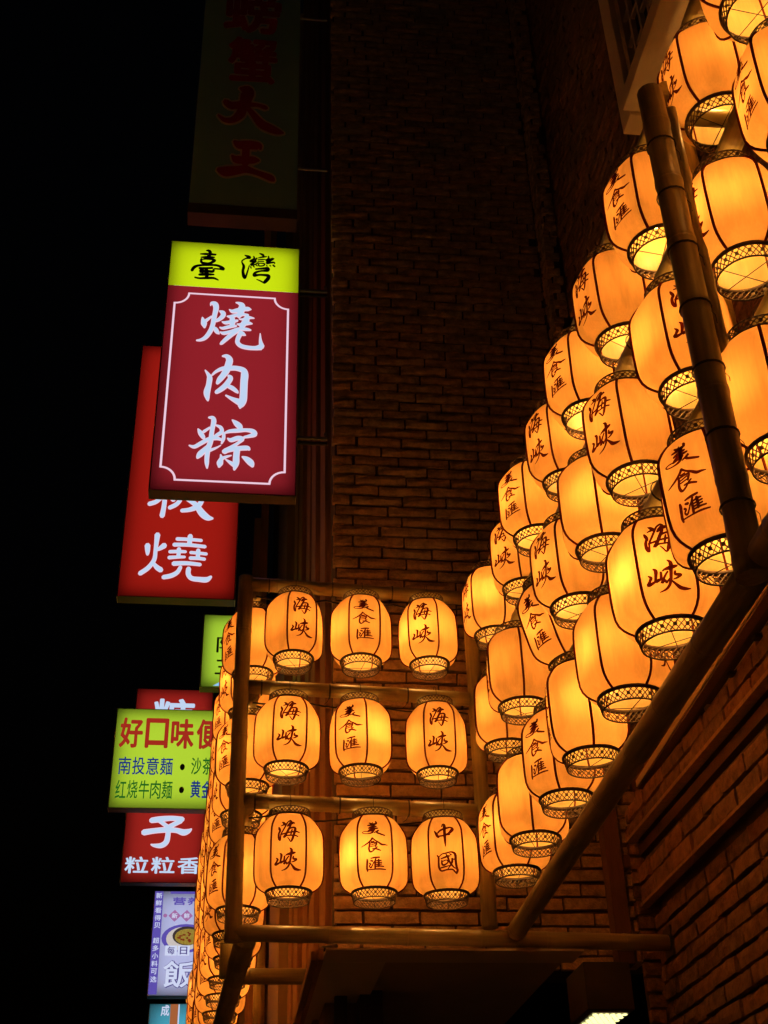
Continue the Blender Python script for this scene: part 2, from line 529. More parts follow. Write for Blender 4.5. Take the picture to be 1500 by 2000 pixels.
RAW['tai'] = "305,70,15 350,75,40 370,110,50 345,160,50|210,130,15 320,125,35 460,125,25|225,180,15 330,175,40 440,170,20|235,210,35 240,260,35 350,270,30 420,240,40 450,210,30 340,200,25 260,210,15|95,390,45 130,340,45 200,310,30 330,295,30 480,290,30 570,320,40 600,345,35 520,345,20 450,345,20|210,350,30 320,345,30 420,335,30|270,360,40 230,400,45 330,390,40 430,390,35 440,360,30|320,350,50 330,420,60 340,490,50|215,450,30 330,440,40 450,435,20|150,495,20 220,505,25 340,495,35 450,490,30 525,515,15"
RAW['wan'] = "905,155,15 960,175,45 980,190,40 920,205,20 870,240,20 865,270,20 895,330,40 885,400,40 900,480,50 925,510,30 950,430,25 980,310,12|1130,110,15 1180,130,35 1200,150,20|1110,185,12 1180,165,25 1240,155,15|1040,165,20 1050,200,30 990,245,30 1050,240,20 1090,190,25|1080,240,30 1000,300,30 1070,290,20 1110,260,20|1000,330,20 1010,355,15|1040,315,20 1060,335,15|1085,300,20 1105,315,12|1110,215,15 1180,205,18 1220,200,10|1110,245,15 1200,235,15|1120,275,20 1130,310,20 1200,300,20 1210,270,20 1130,270,12|1270,150,20 1270,190,30 1230,220,30 1350,180,30 1240,260,30 1350,240,25 1370,260,15|1245,290,18 1255,310,12|1295,290,18 1310,305,12|1345,285,25 1370,305,25|1080,365,25 1180,350,30 1265,340,40 1265,375,40 1160,390,25 1080,420,35 1060,465,45 1150,450,30 1270,455,45 1280,490,55 1230,555,50 1215,570,25 1160,545,20 1100,525,10"
RAW['shao_round'] = "235,960,90 245,1060,70 248,1115,40|390,770,90 385,900,70 380,1050,60 370,1200,65 280,1340,70 150,1440,70|525,950,90 460,1000,65 410,1030,40|370,1270,50 430,1330,75 500,1370,80|960,770,80 955,900,75|735,830,55 940,830,50 1160,840,45|690,930,60 940,925,55 1230,945,50|780,1000,65 780,1130,60|625,1055,50 780,1045,50 900,1045,40|620,1155,55 780,1140,45 890,1135,35|1115,1010,65 1115,1140,65|985,1055,45 1115,1060,45 1260,1070,45|985,1150,55 1120,1150,50 1235,1160,45|705,1255,70 930,1240,60 1165,1255,50|830,1310,55 780,1400,65 680,1460,70 550,1490,65|970,1330,75 970,1420,75 1030,1490,70 1160,1505,75 1290,1505,80 1360,1455,40"
RAW['ban'] = "545,-250,70 545,0,70 545,250,70 525,440,80|380,-80,60 700,-80,60|500,130,50 400,210,65 290,250,65|640,120,60 700,165,70|760,-230,60 1200,-250,55|850,-200,60 830,100,60 760,230,65 640,300,60|870,-30,55 1220,-40,60 1180,160,75 1110,260,85 980,320,65 850,340,55|930,130,75 1080,230,80 1200,370,110 1300,440,90 1385,450,30"
RAW['zi'] = "570,190,80 700,170,90 900,150,75 1080,165,80|1060,190,70 930,260,70 860,310,70 860,420,75 840,540,80 760,600,75 650,600,45 595,585,15|700,190,60 800,260,60 850,300,70|460,390,90 640,360,80 850,340,85 1000,350,75 1110,380,95 1190,360,70 1240,325,20"
RAW['da'] = "550,120,60 670,170,230 660,300,220 610,450,170 570,600,170 450,720,120 300,740,90 180,660,40|290,400,110 400,460,140 600,430,130 850,415,70 1000,450,80 1040,460,50|690,480,80 800,600,110 950,760,150 1100,830,150 1250,880,110 1350,900,30"
RAW['wang'] = "430,1130,60 520,1180,140 700,1170,150 880,1180,130 920,1220,60|650,1250,140 650,1500,140|400,1380,40 480,1440,130 650,1440,130 800,1430,120 900,1430,40|170,1640,90 300,1660,170 500,1630,150 660,1600,130 850,1640,90 1000,1680,100 1130,1720,110 1180,1750,70"


def parse(key):
    return [[tuple(float(v) for v in p.split(",")) for p in s.split()] for s in RAW[key].split("|")]


def catmull(pts, sub):
    out = []
    n = len(pts)
    if n == 2:
        sub = max(sub, 3)
    for i in range(n - 1):
        p0 = pts[max(0, i - 1)]
        p1 = pts[i]
        p2 = pts[i + 1]
        p3 = pts[min(n - 1, i + 2)]
        for s in range(sub):
            t = s / sub
            q = []
            for k in range(3):
                a, b, c, d = p0[k], p1[k], p2[k], p3[k]
                q.append(0.5 * (2 * b + (c - a) * t + (2 * a - 5 * b + 4 * c - d) * t * t + (3 * b - a - 3 * c + d) * t ** 3))
            q[2] = max(q[2], 4)
            out.append(q)
    out.append(list(pts[-1]))
    return out


def stroke_polys(strokes, sub=4, grow=0.0, clip=None):
    """-> list of (verts2d, faces) for each stroke, y up"""
    res = []
    for st in strokes:
        c = catmull(st, sub)
        v, f = [], []
        L = len(c)
        for i, (x, y, w) in enumerate(c):
            a = c[max(0, i - 1)]
            b = c[min(L - 1, i + 1)]
            tx, ty = b[0] - a[0], b[1] - a[1]
            l = math.hypot(tx, ty) or 1
            nx, ny = -ty / l, tx / l
            h = w / 2 + grow
            if i == 0:
                for k, e in ((0.45, 0.85), (0.85, 0.45)):
                    pass
                ex, ey = -tx / l * h * 0.75, -ty / l * h * 0.75
                v += [(x + ex + nx * h * 0.45, y + ey + ny * h * 0.45), (x + ex - nx * h * 0.45, y + ey - ny * h * 0.45)]
            v += [(x + nx * h, y + ny * h), (x - nx * h, y - ny * h)]
            if i == L - 1:
                ex, ey = tx / l * h * 0.75, ty / l * h * 0.75
                v += [(x + ex + nx * h * 0.45, y + ey + ny * h * 0.45), (x + ex - nx * h * 0.45, y + ey - ny * h * 0.45)]
        for i in range(len(v) // 2 - 1):
            f.append((2 * i, 2 * i + 1, 2 * i + 3, 2 * i + 2))
        res.append(([(p[0], -p[1]) for p in v], f))
    return res


def glyph_flat(key, x0, x1, z0, z1, y, mat, grow=0.0, name="character"):
    """brush character filling the box x0..x1, z0..z1 on a plane facing -Y"""
    polys = stroke_polys(parse(key), 5, grow)
    xs = [p[0] for v, f in stroke_polys(parse(key), 5, 0) for p in v]
    ys = [p[1] for v, f in stroke_polys(parse(key), 5, 0) for p in v]
    ax, bx, ay, by = min(xs), max(xs), min(ys), max(ys)
    m = MB()
    for i, (v, f) in enumerate(polys):
        yy = -0.00012 * i
        m.add([(x0 + (p[0] - ax) / (bx - ax) * (x1 - x0), yy, z0 + (p[1] - ay) / (by - ay) * (z1 - z0)) for p in v], f)
    return m.mesh(name, mat), y


TEXT_CACHE = {}


def text_mesh(body, bold=0.0, mat=None):
    cu = bpy.data.curves.new("lettering", 'FONT')
    cu.body = body
    cu.resolution_u = 3
    ob = bpy.data.objects.new("lettering", cu)
    COL.objects.link(ob)
    bpy.context.view_layer.update()
    me = bpy.data.meshes.new_from_object(ob.evaluated_get(bpy.context.evaluated_depsgraph_get()))
    bpy.data.objects.remove(ob)
    bpy.data.curves.remove(cu)
    if bold <= 0:
        return me
    # heavier print: the same outline laid several times, a hair apart in depth
    vs = [tuple(v.co) for v in me.vertices]
    fs = [tuple(p.vertices) for p in me.polygons]
    m = MB()
    for k in range(9):
        a = 2 * math.pi * k / 8
        dx, dy = (bold * math.cos(a), bold * math.sin(a)) if k < 8 else (0, 0)
        m.add([(x + dx, y + dy, 0.0006 * k) for x, y, z in vs], fs)
    out = bpy.data.meshes.new("lettering")
    out.from_pydata(m.v, [], m.f)
    return out


def text_flat(body, x0, x1, z0, z1, mat, bold=0.0, parent=None, y=0.0, name="character", each=True, fit=True):
    """printed characters, each one a part, spread over the box (x = left..right)"""
    n = len(body)
    out = []
    cell = (x1 - x0) / n
    for i, ch in enumerate(body):
        me = text_mesh(ch, bold)
        vs = [Vector(v.co) for v in me.vertices]
        if not vs:
            continue
        ax, bx = min(v.x for v in vs), max(v.x for v in vs)
        ay, by = min(v.y for v in vs), max(v.y for v in vs)
        cw = cell * 0.9
        sx = cw / max(bx - ax, 0.5)
        sz = (z1 - z0) / max(by - ay, 0.5)
        cx = x0 + cell * (i + 0.5)
        cz = (z0 + z1) / 2
        for v in me.vertices:
            v.co = ((v.co.x - (ax + bx) / 2) * sx, -v.co.z * 0.3, (v.co.y - (ay + by) / 2) * sz)
        me.materials.clear()
        me.materials.append(mat)
        p = parent.location if parent is not None else Vector((0, 0, 0))
        out.append(link(name, me, parent, (cx - p[0], y - p[1], cz - p[2])))
    return out


# ------------------------------------------------------------------ ground
m = MB()
m.add([(-60, -60, 0), (60, -60, 0), (60, 140, 0), (-60, 140, 0)], [(0, 1, 2, 3)])
tag(link("ground", m.mesh("ground", M_ASPHALT)), kind="structure")


# ------------------------------------------------------------------ bricks
def brick_mesh(name, mat, seed):
    """unit brick, front towards -Y: x 0..1, z 0..1 scaled by the object; real depth in y"""
    r = random.Random(seed)
    nx, nz = 4, 2
    v = []
    for j in range(nz + 1):
        for i in range(nx + 1):
            x, z = i / nx - 0.5, j / nz - 0.5
            edge = i in (0, nx) or j in (0, nz)
            y = -0.5 + r.uniform(-0.11, 0.09)
            if edge:
                y += 0.11
                x *= 1 + r.uniform(-0.012, 0.006)
                z *= 1 + r.uniform(-0.07, 0.03)
            else:
                x += r.uniform(-0.04, 0.04)
                z += r.uniform(-0.1, 0.1)
            v.append((x, y, z))
    f = []
    for j in range(nz):
        for i in range(nx):
            a = j * (nx + 1) + i
            f.append((a, a + 1, a + nx + 2, a + nx + 1))
    loop = [i for i in range(nx + 1)] + [j * (nx + 1) + nx for j in range(1, nz + 1)] + [nz * (nx + 1) + i for i in range(nx - 1, -1, -1)] + [j * (nx + 1) for j in range(nz - 1, 0, -1)]
    o = len(v)
    for k in loop:
        v.append((v[k][0], 0.5, v[k][2]))
    for k in range(len(loop)):
        k2 = (k + 1) % len(loop)
        f.append((loop[k2], loop[k], o + k, o + k2))
    me = mesh_from(name, v, f, mat, False)
    return me, v, f


BR = [brick_mesh("brick", M_BRICK, s) for s in range(9)]
BRR = [brick_mesh("brick", M_BRICKR, s + 40) for s in range(9)]

PITCH = 0.0905
LEN = 0.366
BDEP = 0.05     # how far a brick reaches in front of and behind its seat


def brick_rows(u0, u1, z0, z1, rnd, skip=None, jut=None, length=LEN, pitch=PITCH, phase=0.0):
    """yield (u centre, z centre, width, height, proud) of each brick in running bond"""
    z = z0
    row = 0
    while z + pitch * 0.6 < z1:
        h = pitch - 0.018
        u = u0 - (0.5 * length if row % 2 else 0.0) - phase + rnd.uniform(-0.03, 0.03)
        while u < u1 - 0.03:
            l = length * rnd.uniform(0.9, 1.08)
            a, b = max(u, u0), min(u + l - 0.015, u1)
            if b - a > 0.05:
                yield ((a + b) / 2, z + h / 2 + rnd.uniform(-0.003, 0.003), b - a, h * rnd.uniform(0.94, 1.03), rnd.uniform(-0.008, 0.008), row)
            u += l
        z += pitch
        row += 1


def lay_bricks(parent, items, basis, variants, limit, key):
    """items -> the nearest `limit` as parts, the rest as one joined part. basis(u, z, proud) gives a point; rot its turn about z"""
    fpos, rotz = basis
    P = parent.location
    order = sorted(items, key=key)
    mb = MB()
    ca, sa = math.cos(rotz), math.sin(rotz)
    for i, (u, z, w, h, pr, row) in enumerate(order):
        me, v, f = variants[random.randrange(len(variants))]
        c = fpos(u, z, pr)
        flip = random.choice((1, -1))
        if i < limit:
            link("brick", me, parent, (c[0] - P[0], c[1] - P[1], c[2] - P[2]), (0, 0, rotz), (w, BDEP, h))
        else:
            vv = []
            for (x, y, zz) in v:
                X, Y, Z = x * w, y * BDEP, zz * h
                vv.append((c[0] + X * ca - Y * sa - P[0], c[1] + X * sa + Y * ca - P[1], c[2] + Z - P[2]))
            mb.add(vv, f)
    if mb.v:
        o = link("brick_courses", mb.mesh("brick_courses", variants[0][0].materials[0], False), parent)
        tag(o, kind="stuff")


# gable wall of the brick tower, facing the viewer
GW_Y = 7.85
GX0, GX1 = 0.675, 2.47
rnd = random.Random(3)
gw = tag(empty("brick_wall", (0.67, GW_Y, 3.45)), "tall dark brick tower wall behind the square frame of nine lanterns", "wall")
items = list(brick_rows(GX0, GX1, 3.46, 14.4, rnd))
lay_bricks(gw, items, (lambda u, z, pr: (u + (rnd.uniform(-0.010, 0.0) if u < GX0 + 0.18 else 0), GW_Y - pr, z), 0.0), BR, 300, lambda q: q[1])
boxpart("mortar", (GX0 + 0.012, GX1 - 0.004, GW_Y + 0.008, GW_Y + 0.36, 3.47, 14.5), M_MORTAR, gw)

# corner pilaster where tower and side wall meet
pil = tag(empty("brick_pilaster", (2.47, 7.62, 3.45)), "narrow stepped brick pilaster in the corner between tower and side wall", "pilaster")
items = list(brick_rows(2.475, 2.60, 3.46, 14.4, rnd, length=0.135))
lay_bricks(pil, items, (lambda u, z, pr: (u, 7.645 - pr * 0.5, z), 0.0), BR, 300, lambda q: q[1])
items2 = list(brick_rows(7.67, 7.84, 3.46, 14.4, rnd, length=0.18))
lay_bricks(pil, items2, (lambda u, z, pr: (2.500 - pr * 0.5, u, z), -math.pi / 2), BR, 0, lambda q: q[1])
boxpart("mortar", (2.512, 2.60, 7.662, 7.98, 3.47, 14.5), M_MORTAR, pil)

# side wall along the street, right
RX = 2.63
rnd = random.Random(11)
rw = tag(empty("brick_wall", (RX, 7.9, 0.0)), "red brick side wall with projecting courses at the lower right corner", "wall")


def rw_pos(u, z, pr):
    return (RX - pr - rw_out(z), u, z)


def rw_out(z):
    if 3.80 <= z < 4.06:
        return 0.07
    if 4.10 <= z < 4.20:
        return 0.02
    if 4.20 <= z < 4.42:
        return 0.10
    return 0.0


items = []
for q in brick_rows(2.2, 7.86, 1.04, 3.72, rnd, pitch=0.104, length=0.36):
    items.append(q)
for q in brick_rows(2.2, 7.60, 3.80, 4.06, rnd, pitch=0.115, length=0.34):
    items.append(q)
for q in brick_rows(2.2, 7.60, 4.20, 4.40, rnd, pitch=0.1):
    items.append(q)
for q in brick_rows(2.2, 7.86, 4.45, 8.3, rnd):
    items.append(q)
for q in brick_rows(3.4, 7.60, 8.3, 14.4, rnd):
    items.append(q)


def rw_key(q):
    # largest in view: close to the viewer, low, and inside the picture
    u, z = q[0], q[1]
    inview = (4.5 < u < 7.9 and 2.6 < z < 4.8)
    return (0 if inview else 1, math.hypot(u, z))


lay_bricks(rw, items, (rw_pos, -math.pi / 2), BRR, 300, rw_key)
boxpart("mortar", (RX + 0.012, RX + 0.35, 2.0, 7.96, 0.9, 8.42), M_MORTAR, rw)
boxpart("mortar", (RX + 0.012, RX + 0.35, 3.4, 7.96, 8.425, 14.4), M_MORTAR, rw)
# projecting string courses rest on steel angles
boxpart("mortar", (RX - 0.055, RX + 0.010, 2.0, 7.60, 3.79, 4.055), M_MORTAR, rw)
boxpart("mortar", (RX - 0.085, RX + 0.010, 2.0, 7.60, 4.19, 4.41), M_MORTAR, rw)
boxpart("ledge_board", (RX - 0.115, RX - 0.057, 2.0, 7.58, 3.765, 3.783), M_PLANK, rw)
boxpart("ledge_board", (RX - 0.07, RX + 0.0, 2.0, 7.58, 4.085, 4.15), M_TIMBER, rw)
boxpart("ledge_board", (RX - 0.15, RX - 0.088, 2.0, 7.56, 4.165, 4.187), M_PLANK, rw)

# brick pier at the corner below the frame end
pr_ = tag(empty("brick_pier", (2.56, 7.62, 1.0)), "short brick pier in the corner under the end of the long bottom pole", "pier")
lay_bricks(pr_, list(brick_rows(2.50, 2.70, 1.02, 4.30, rnd, length=0.2)), (lambda u, z, pr: (u, 7.60 - pr, z), 0.0), BRR, 60, lambda q: -q[1])
boxpart("mortar", (2.51, 2.625, 7.612, 7.66, 1.03, 4.29), M_MORTAR, pr_)

# dark timber post in front of the corner
tp = tag(empty("timber_post", (2.42, 7.66, 3.42)), "dark brown timber post standing on the bottom pole in the corner", "post")
boxpart("shaft", (2.355, 2.455, 7.60, 7.72, 3.44, 5.0), M_TIMBER, tp, 0.006)
boxpart("cleat", (2.46, 2.50, 7.585, 7.70, 4.02, 4.10), M_TIMBER, tp, 0.004)

# timber batten with a pale lit edge and a clipped cable, set slightly askew to the wall
def bar(name, a, b, w, h, mat, parent, dx=0.0, dz=0.0):
    a, b = Vector(a), Vector(b)
    d = b - a
    m = MB()
    m.box(-w / 2 + dx, w / 2 + dx, 0, d.length, -h / 2 + dz, h / 2 + dz)
    o = link(name, m.mesh(name, mat), parent, a - parent.location)
    o.rotation_euler = (math.atan2(d.z, math.hypot(d.x, d.y)), 0, math.atan2(-d.x, d.y))
    return o


CB, CA = (2.500, 7.27, 4.430), (2.275, 3.3, 4.372)
cd = tag(empty("wall_batten", CA), "brown batten with pale lit edge and clipped cable along the side wall", "batten")
bar("batten", CA, CB, 0.050, 0.05, M_TIMBER, cd, 0.028)
bar("edge_strip", CA, CB, 0.006, 0.040, M_PLASTER, cd, 0.0, 0.012)
bar("tray", CA, CB, 0.050, 0.03, M_STEEL, cd, 0.082, 0.004)
bar("cable", CA, CB, 0.006, 0.008, M_EDGE, cd, 0.112, -0.004)
for i in range(9):
    t = 0.05 + 0.105 * i
    c = Vector(CA).lerp(Vector(CB), t)
    boxpart("clip", (c.x + 0.085, c.x + 0.125, c.y, c.y + 0.05, c.z - 0.028, c.z + 0.0), M_GALV if i % 3 == 0 else M_STEEL, cd, 0.003)

# ------------------------------------------------------------------ projecting bay with lattice above the lanterns
BX = 1.75
wn = tag(empty("lattice_window", (BX, 3.0, 6.46)), "projecting upper bay with cream surround and dark geometric lattice, top right", "window")
boxpart("jamb", (BX, BX + 0.10, 3.845, 3.965, 6.44, 11.5), M_PLASTER, wn, 0.006)
boxpart("sill", (BX - 0.035, BX + 0.10, -1.4, 3.840, 6.455, 6.556), M_PLASTER, wn, 0.006)
boxpart("glass", (BX + 0.085, BX + 0.10, -1.4, 3.84, 6.56, 11.5), M_GLASS, wn)
boxpart("sash", (BX + 0.03, BX + 0.07, 3.80, 3.84, 6.56, 11.5), M_LATTICEWOOD, wn, 0.003)
boxpart("sash", (BX + 0.03, BX + 0.07, -1.4, 3.795, 6.56, 6.60), M_LATTICEWOOD, wn, 0.003)
boxpart("soffit", (BX + 0.104, RX - 0.04, -1.4, 3.94, 6.475, 6.52), M_STEEL, wn)
boxpart("end_wall", (BX + 0.104, RX - 0.04, 3.88, 3.94, 6.525, 11.5), M_TIMBER, wn)
for i in range(9):
    y = 3.72 - 0.105 * i
    boxpart("lattice_bar", (BX + 0.035, BX + 0.06, y - 0.010, y + 0.010, 6.605, 10.5), M_LATTICEWOOD, wn)
    for j in range(9):
        z = 6.69 + 0.20 * j + (0.10 if i % 2 else 0)
        boxpart("lattice_bar", (BX + 0.038, BX + 0.057, y + 0.012, y + 0.093, z - 0.010, z + 0.010), M_LATTICEWOOD, wn)


# ------------------------------------------------------------------ bamboo
def pole(name, a, b, r, parent, seed=0, nodes=0.36, bend=1.0):
    rr = random.Random(seed)
    a, b = Vector(a), Vector(b)
    L = (b - a).length
    pts, rad = [], []
    s = rr.uniform(0.05, 0.25)
    stops = []
    while s < L - 0.03:
        stops.append(s)
        s += nodes * rr.uniform(0.85, 1.2)
    prof = [(0.0, r)]
    for t in stops:
        prof += [(t - 0.020, r * 0.985), (t - 0.006, r * 1.03), (t, r * 1.05), (t + 0.004, r * 0.99), (t + 0.008, r * 1.03), (t + 0.022, r * 0.99)]
    prof += [(L, r * rr.uniform(0.97, 1.02))]
    prof = sorted(set(prof))
    bow = rr.uniform(-1, 1) * 0.004 * L * bend
    bow2 = rr.uniform(-1, 1) * 0.004 * L * bend
    for t, q in prof:
        k = math.sin(math.pi * t / L)
        pts.append((bow * k, bow2 * k, t))
        rad.append(q)
    m = MB()
    m.tube(pts, rad, 14)
    me = m.mesh(name, M_BAMBOO, True)
    for p in me.polygons:
        if len(p.vertices) > 4:
            p.use_smooth = False
    d = (b - a).normalized()
    q = Vector((0, 0, 1)).rotation_difference(d)
    P = parent.location
    o = link(name, me, parent, a - P)
    o.rotation_mode = 'QUATERNION'
    o.rotation_quaternion = q
    return o


def tie(parent, c, axis, r, tail=True):
    """black wire wound round a pole"""
    m = MB()
    m.ring(r + 0.002, 0, 0.0022, 16, 5)
    m.ring(r + 0.002, 0.005, 0.0022, 16, 5)
    if tail:
        m.tube([(r, 0, 0), (r + 0.02, 0.01, -0.01), (r + 0.03, 0.03, -0.03)], 0.0016, 4)
    me = m.mesh("tie_wire", M_WIRE)
    o = link("tie_wire", me, parent, Vector(c) - parent.location)
    o.rotation_mode = 'QUATERNION'
    o.rotation_quaternion = Vector((0, 0, 1)).rotation_difference(Vector(axis))
    return o


PR = 0.047
RING = {'A': 5.2075, 'B': 4.465, 'C': 3.717}
LH = 0.540
RAIL = {k: v + LH + 0.012 + PR for k, v in RING.items()}
BOT = 3.540


def gy(x):
    return 7.345 + 0.02 * x


gf = tag(empty("bamboo_frame", (0.06, 7.346, BOT)), "square bamboo frame of four rails holding the nine lanterns before the tower", "bamboo frame", "bamboo lantern frames")
pole("post", (0.055, gy(0), BOT - PR), (0.050, gy(0), RAIL['A'] + PR), PR * 1.08, gf, 1)
pole("post", (1.535, gy(1.5), BOT + PR), (1.548, gy(1.5), RAIL['A'] + PR), PR, gf, 2)
for i, r in enumerate("ABC"):
    pole("rail", (0.09, gy(0), RAIL[r]), (1.50, gy(1.5) + 0.003, RAIL[r] - 0.03), PR * 0.98, gf, 10 + i)
pole("rail", (0.055, gy(0) - 0.004, BOT), (2.615, gy(2.6), BOT - 0.03), PR, gf, 21, 0.42)
for i, (x, r) in enumerate([(0.20, 'A'), (0.62, 'A'), (1.02, 'A'), (0.17, 'B'), (0.60, 'B'), (1.10, 'B'), (0.15, 'C'), (0.66, 'C'), (1.08, 'C')]):
    tie(gf, (x, gy(x), RAIL[r] - 0.02 * x), (1, 0, 0), PR)
mm = MB()
mm.box(-0.05, 0.05, -0.014, 0.014, -0.07, 0.07)
boxpart("wall_plate", (2.600, 2.618, gy(2.6) - 0.07, gy(2.6) + 0.07, BOT - 0.11, BOT + 0.06), M_STEEL, gf, 0.003)

# long frame on the right wall, towards the viewer
XF = 1.612
rf = tag(empty("bamboo_frame", (XF, 5.2, BOT)), "long bamboo frame on the right receding to the corner, with a sloping bottom pole", "bamboo frame", "bamboo lantern frames")
pole("post", (1.505, 3.092, 3.455), (1.505, 3.095, 5.63), PR * 1.08, rf, 31, 0.34, 0.3)
pole("rail", (1.668, 7.27, BOT), (1.556, 3.16, BOT - 0.01), PR * 1.15, rf, 32, 0.5)
for i, r in enumerate("ABC"):
    xr = XF + (0.032 if r == "A" else 0.006)
    pole("rail", (xr, 7.28, RAIL[r]), (xr, 3.20, RAIL[r]), PR, rf, 33 + i)
pole("brace", (1.600, 3.25, 5.70), (2.58, 3.26, 5.74), PR * 0.8, rf, 39)
for i in range(7):
    y = 3.55 + 0.5 * i
    tie(rf, (1.505, 3.093, 3.70 + 0.27 * i), (0, 0, 1), PR * 1.1)
for i in range(6):
    for r in "ABC":
        tie(rf, (XF, 3.9 + 0.57 * i, RAIL[r]), (0, 1, 0), PR, False)

# the next frame nearer to the viewer
nf = tag(empty("bamboo_frame", (XF, 2.3, BOT)), "bamboo frame at the upper right edge, nearest to the viewer", "bamboo frame", "bamboo lantern frames")
NEAR = {'A': 5.568, 'B': 4.752, 'C': 3.929}
pole("rail", (1.530, 3.03, 3.505), (1.46, 1.2, 3.51), PR * 1.12, nf, 41)
for i, r in enumerate("ABC"):
    pole("rail", (1.785, 3.42, NEAR[r] + LH + 0.012 + PR), (1.765, 1.2, NEAR[r] + LH + 0.012 + PR), PR, nf, 42 + i)
pole("post", (1.600, 3.14, 4.35), (1.600, 3.14, 5.60), PR * 0.42, nf, 46)
pole("post", (1.785, 3.47, 3.95), (1.785, 3.47, 6.2), PR, nf, 48)
pole("post", (1.765, 1.15, 3.5), (1.765, 1.15, 6.2), PR, nf, 47)

# frame along the street, left of the tower
def tx(y):
    return 0.105 - 0.036 * (y - 7.6)


lf = tag(empty("bamboo_frame", (0.10, 8.4, BOT)), "bamboo frame along the street at the lower left, carrying the tail of lanterns", "bamboo frame", "bamboo lantern frames")
pole("rail", (tx(7.5) + 0.02, 7.43, BOT), (tx(9.9) - 0.01, 9.9, BOT), PR * 1.35, lf, 51, 0.45, 0.0)
pole("rail", (tx(9.95), 9.95, BOT), (tx(19), 19, BOT), PR, lf, 52, 0.5)
for i, r in enumerate("ABC"):
    pole("rail", (tx(7.45), 7.45, RAIL[r]), (tx(14), 14, RAIL[r]), PR, lf, 53 + i)
    pole("rail", (tx(14.05), 14.05, RAIL[r]), (tx(19), 19, RAIL[r]), PR, lf, 56 + i)
pole("post", (0.030, 8.36, BOT - 0.01), (0.030, 8.36, BOT + 0.30), PR * 1.05, lf, 60)
pole("crossbar", (0.03, 8.36, BOT), (0.545, 8.36, BOT), PR * 1.05, lf, 61, 0.5)
pole("post", (tx(10.5) + 0.30, 10.5, BOT), (tx(10.5) + 0.30, 10.5, 5.8), PR, lf, 62)
pole("crossbar", (tx(10.4), 10.4, BOT), (0.52, 10.4, BOT), PR, lf, 63)


# ------------------------------------------------------------------ lanterns
PROF = [(0.057, 0.128), (0.061, 0.138), (0.070, 0.154), (0.084, 0.172), (0.104, 0.187), (0.130, 0.196), (0.17, 0.200), (0.23, 0.201), (0.30, 0.201),
        (0.355, 0.199), (0.388, 0.196), (0.413, 0.188), (0.440, 0.172), (0.465, 0.153), (0.482, 0.136), (0.490, 0.122)]


def prof_r(z):
    if z <= PROF[0][0]:
        return PROF[0][1]
    for (a, ra), (b, rb) in zip(PROF, PROF[1:]):
        if z <= b:
            t = (z - a) / (b - a)
            return ra + (rb - ra) * t
    return PROF[-1][1]


def body_r(phi, z):
    """ribs at 30 + 60k degrees, cloth pulled flatter between them"""
    k = round(phi / (math.pi / 3)) * math.pi / 3
    d = phi - k
    hexr = math.cos(math.pi / 6) / math.cos(d)
    t = (z - 0.057) / (0.49 - 0.057)
    amt = 0.8 * min(1, 4 * t, 4 * (1 - t) + 0.05)
    return prof_r(z) * (1 + (hexr - 1) * max(0, amt))


NB = 48
ME_SHADES = []
for var in range(6):
    rq = random.Random(100 + var)
    dents = [(rq.uniform(0.12, 0.43), rq.uniform(0.04, 0.10), rq.uniform(0.001, 0.006), rq.uniform(0, 6.28)) for k in range(6)]
    v, f = [], []
    for z, r in PROF:
        for i in range(NB):
            ph = 2 * math.pi * i / NB
            q = body_r(ph, z)
            k = round(ph / (math.pi / 3)) % 6
            d = ph - round(ph / (math.pi / 3)) * math.pi / 3
            w = math.cos(3 * d) ** 2                      # nothing moves at the ribs
            dz, dw, da, dp = dents[k]
            keep = 0.35 if k in (0, 3) else 1.0            # written panels hang smoother
            q -= w * keep * (da * math.exp(-((z - dz) / dw) ** 2) + 0.0012 * (1 + math.sin(70 * z + 9 * d + dp)))
            v.append((q * math.cos(ph), q * math.sin(ph), z))
    for j in range(len(PROF) - 1):
        for i in range(NB):
            i2 = (i + 1) % NB
            f.append((j * NB + i, j * NB + i2, (j + 1) * NB + i2, (j + 1) * NB + i))
    ME_SHADES.append(mesh_from("shade", v, f, M_FAB, True))

ME_RIB = []
for k in range(6):
    a = math.pi / 6 + k * math.pi / 3
    m = MB()
    m.tube([((r + 0.0012) * math.cos(a), (r + 0.0012) * math.sin(a), z) for z, r in PROF], 0.0058, 6)
    ME_RIB.append(m.mesh("rib", M_RIB, True))


def lattice(R0, R1, z0, z1, n=17):
    """woven cane band between two hoops: crossing strips and a row of knots"""
    m = MB()

    def pt(a, t, off):
        R = R0 + (R1 - R0) * t + off
        return Vector((R * math.cos(a), R * math.sin(a), z0 + (z1 - z0) * t))
    step = 2 * math.pi / n
    w = 0.0023
    for sgn, off in ((1, 0.001), (-1, -0.001)):
        for i in range(n * 2):
            a0 = i * step * 0.5
            pts = [pt(a0 + sgn * step * 0.95 * t, t, off) for t in (0, 0.5, 1.0)]
            m.tube(pts, w, 4, False)
    for i in range(n):
        a = (i + 0.0) * step
        for t in (0.5,):
            c = pt(a, t, 0)
            rr = 0.0078
            e = Vector((-math.sin(a), math.cos(a), 0))
            u = Vector((0, 0, 1))
            nrm = Vector((math.cos(a), math.sin(a), 0))
            for d in (0.003, -0.003):
                o = len(m.v)
                for k in range(6):
                    b = k * math.pi / 3
                    m.v.append(tuple(c + e * rr * math.cos(b) + u * rr * math.sin(b) + nrm * d))
                m.f.append(tuple(o + k for k in (range(6) if d > 0 else reversed(range(6)))))
    return m


m = lattice(0.120, 0.131, 0.004, 0.053)
ME_LATB = m.mesh("lattice", M_LAT)
m = lattice(0.124, 0.119, 0.494, 0.536)
ME_LATT = m.mesh("lattice", M_LAT)


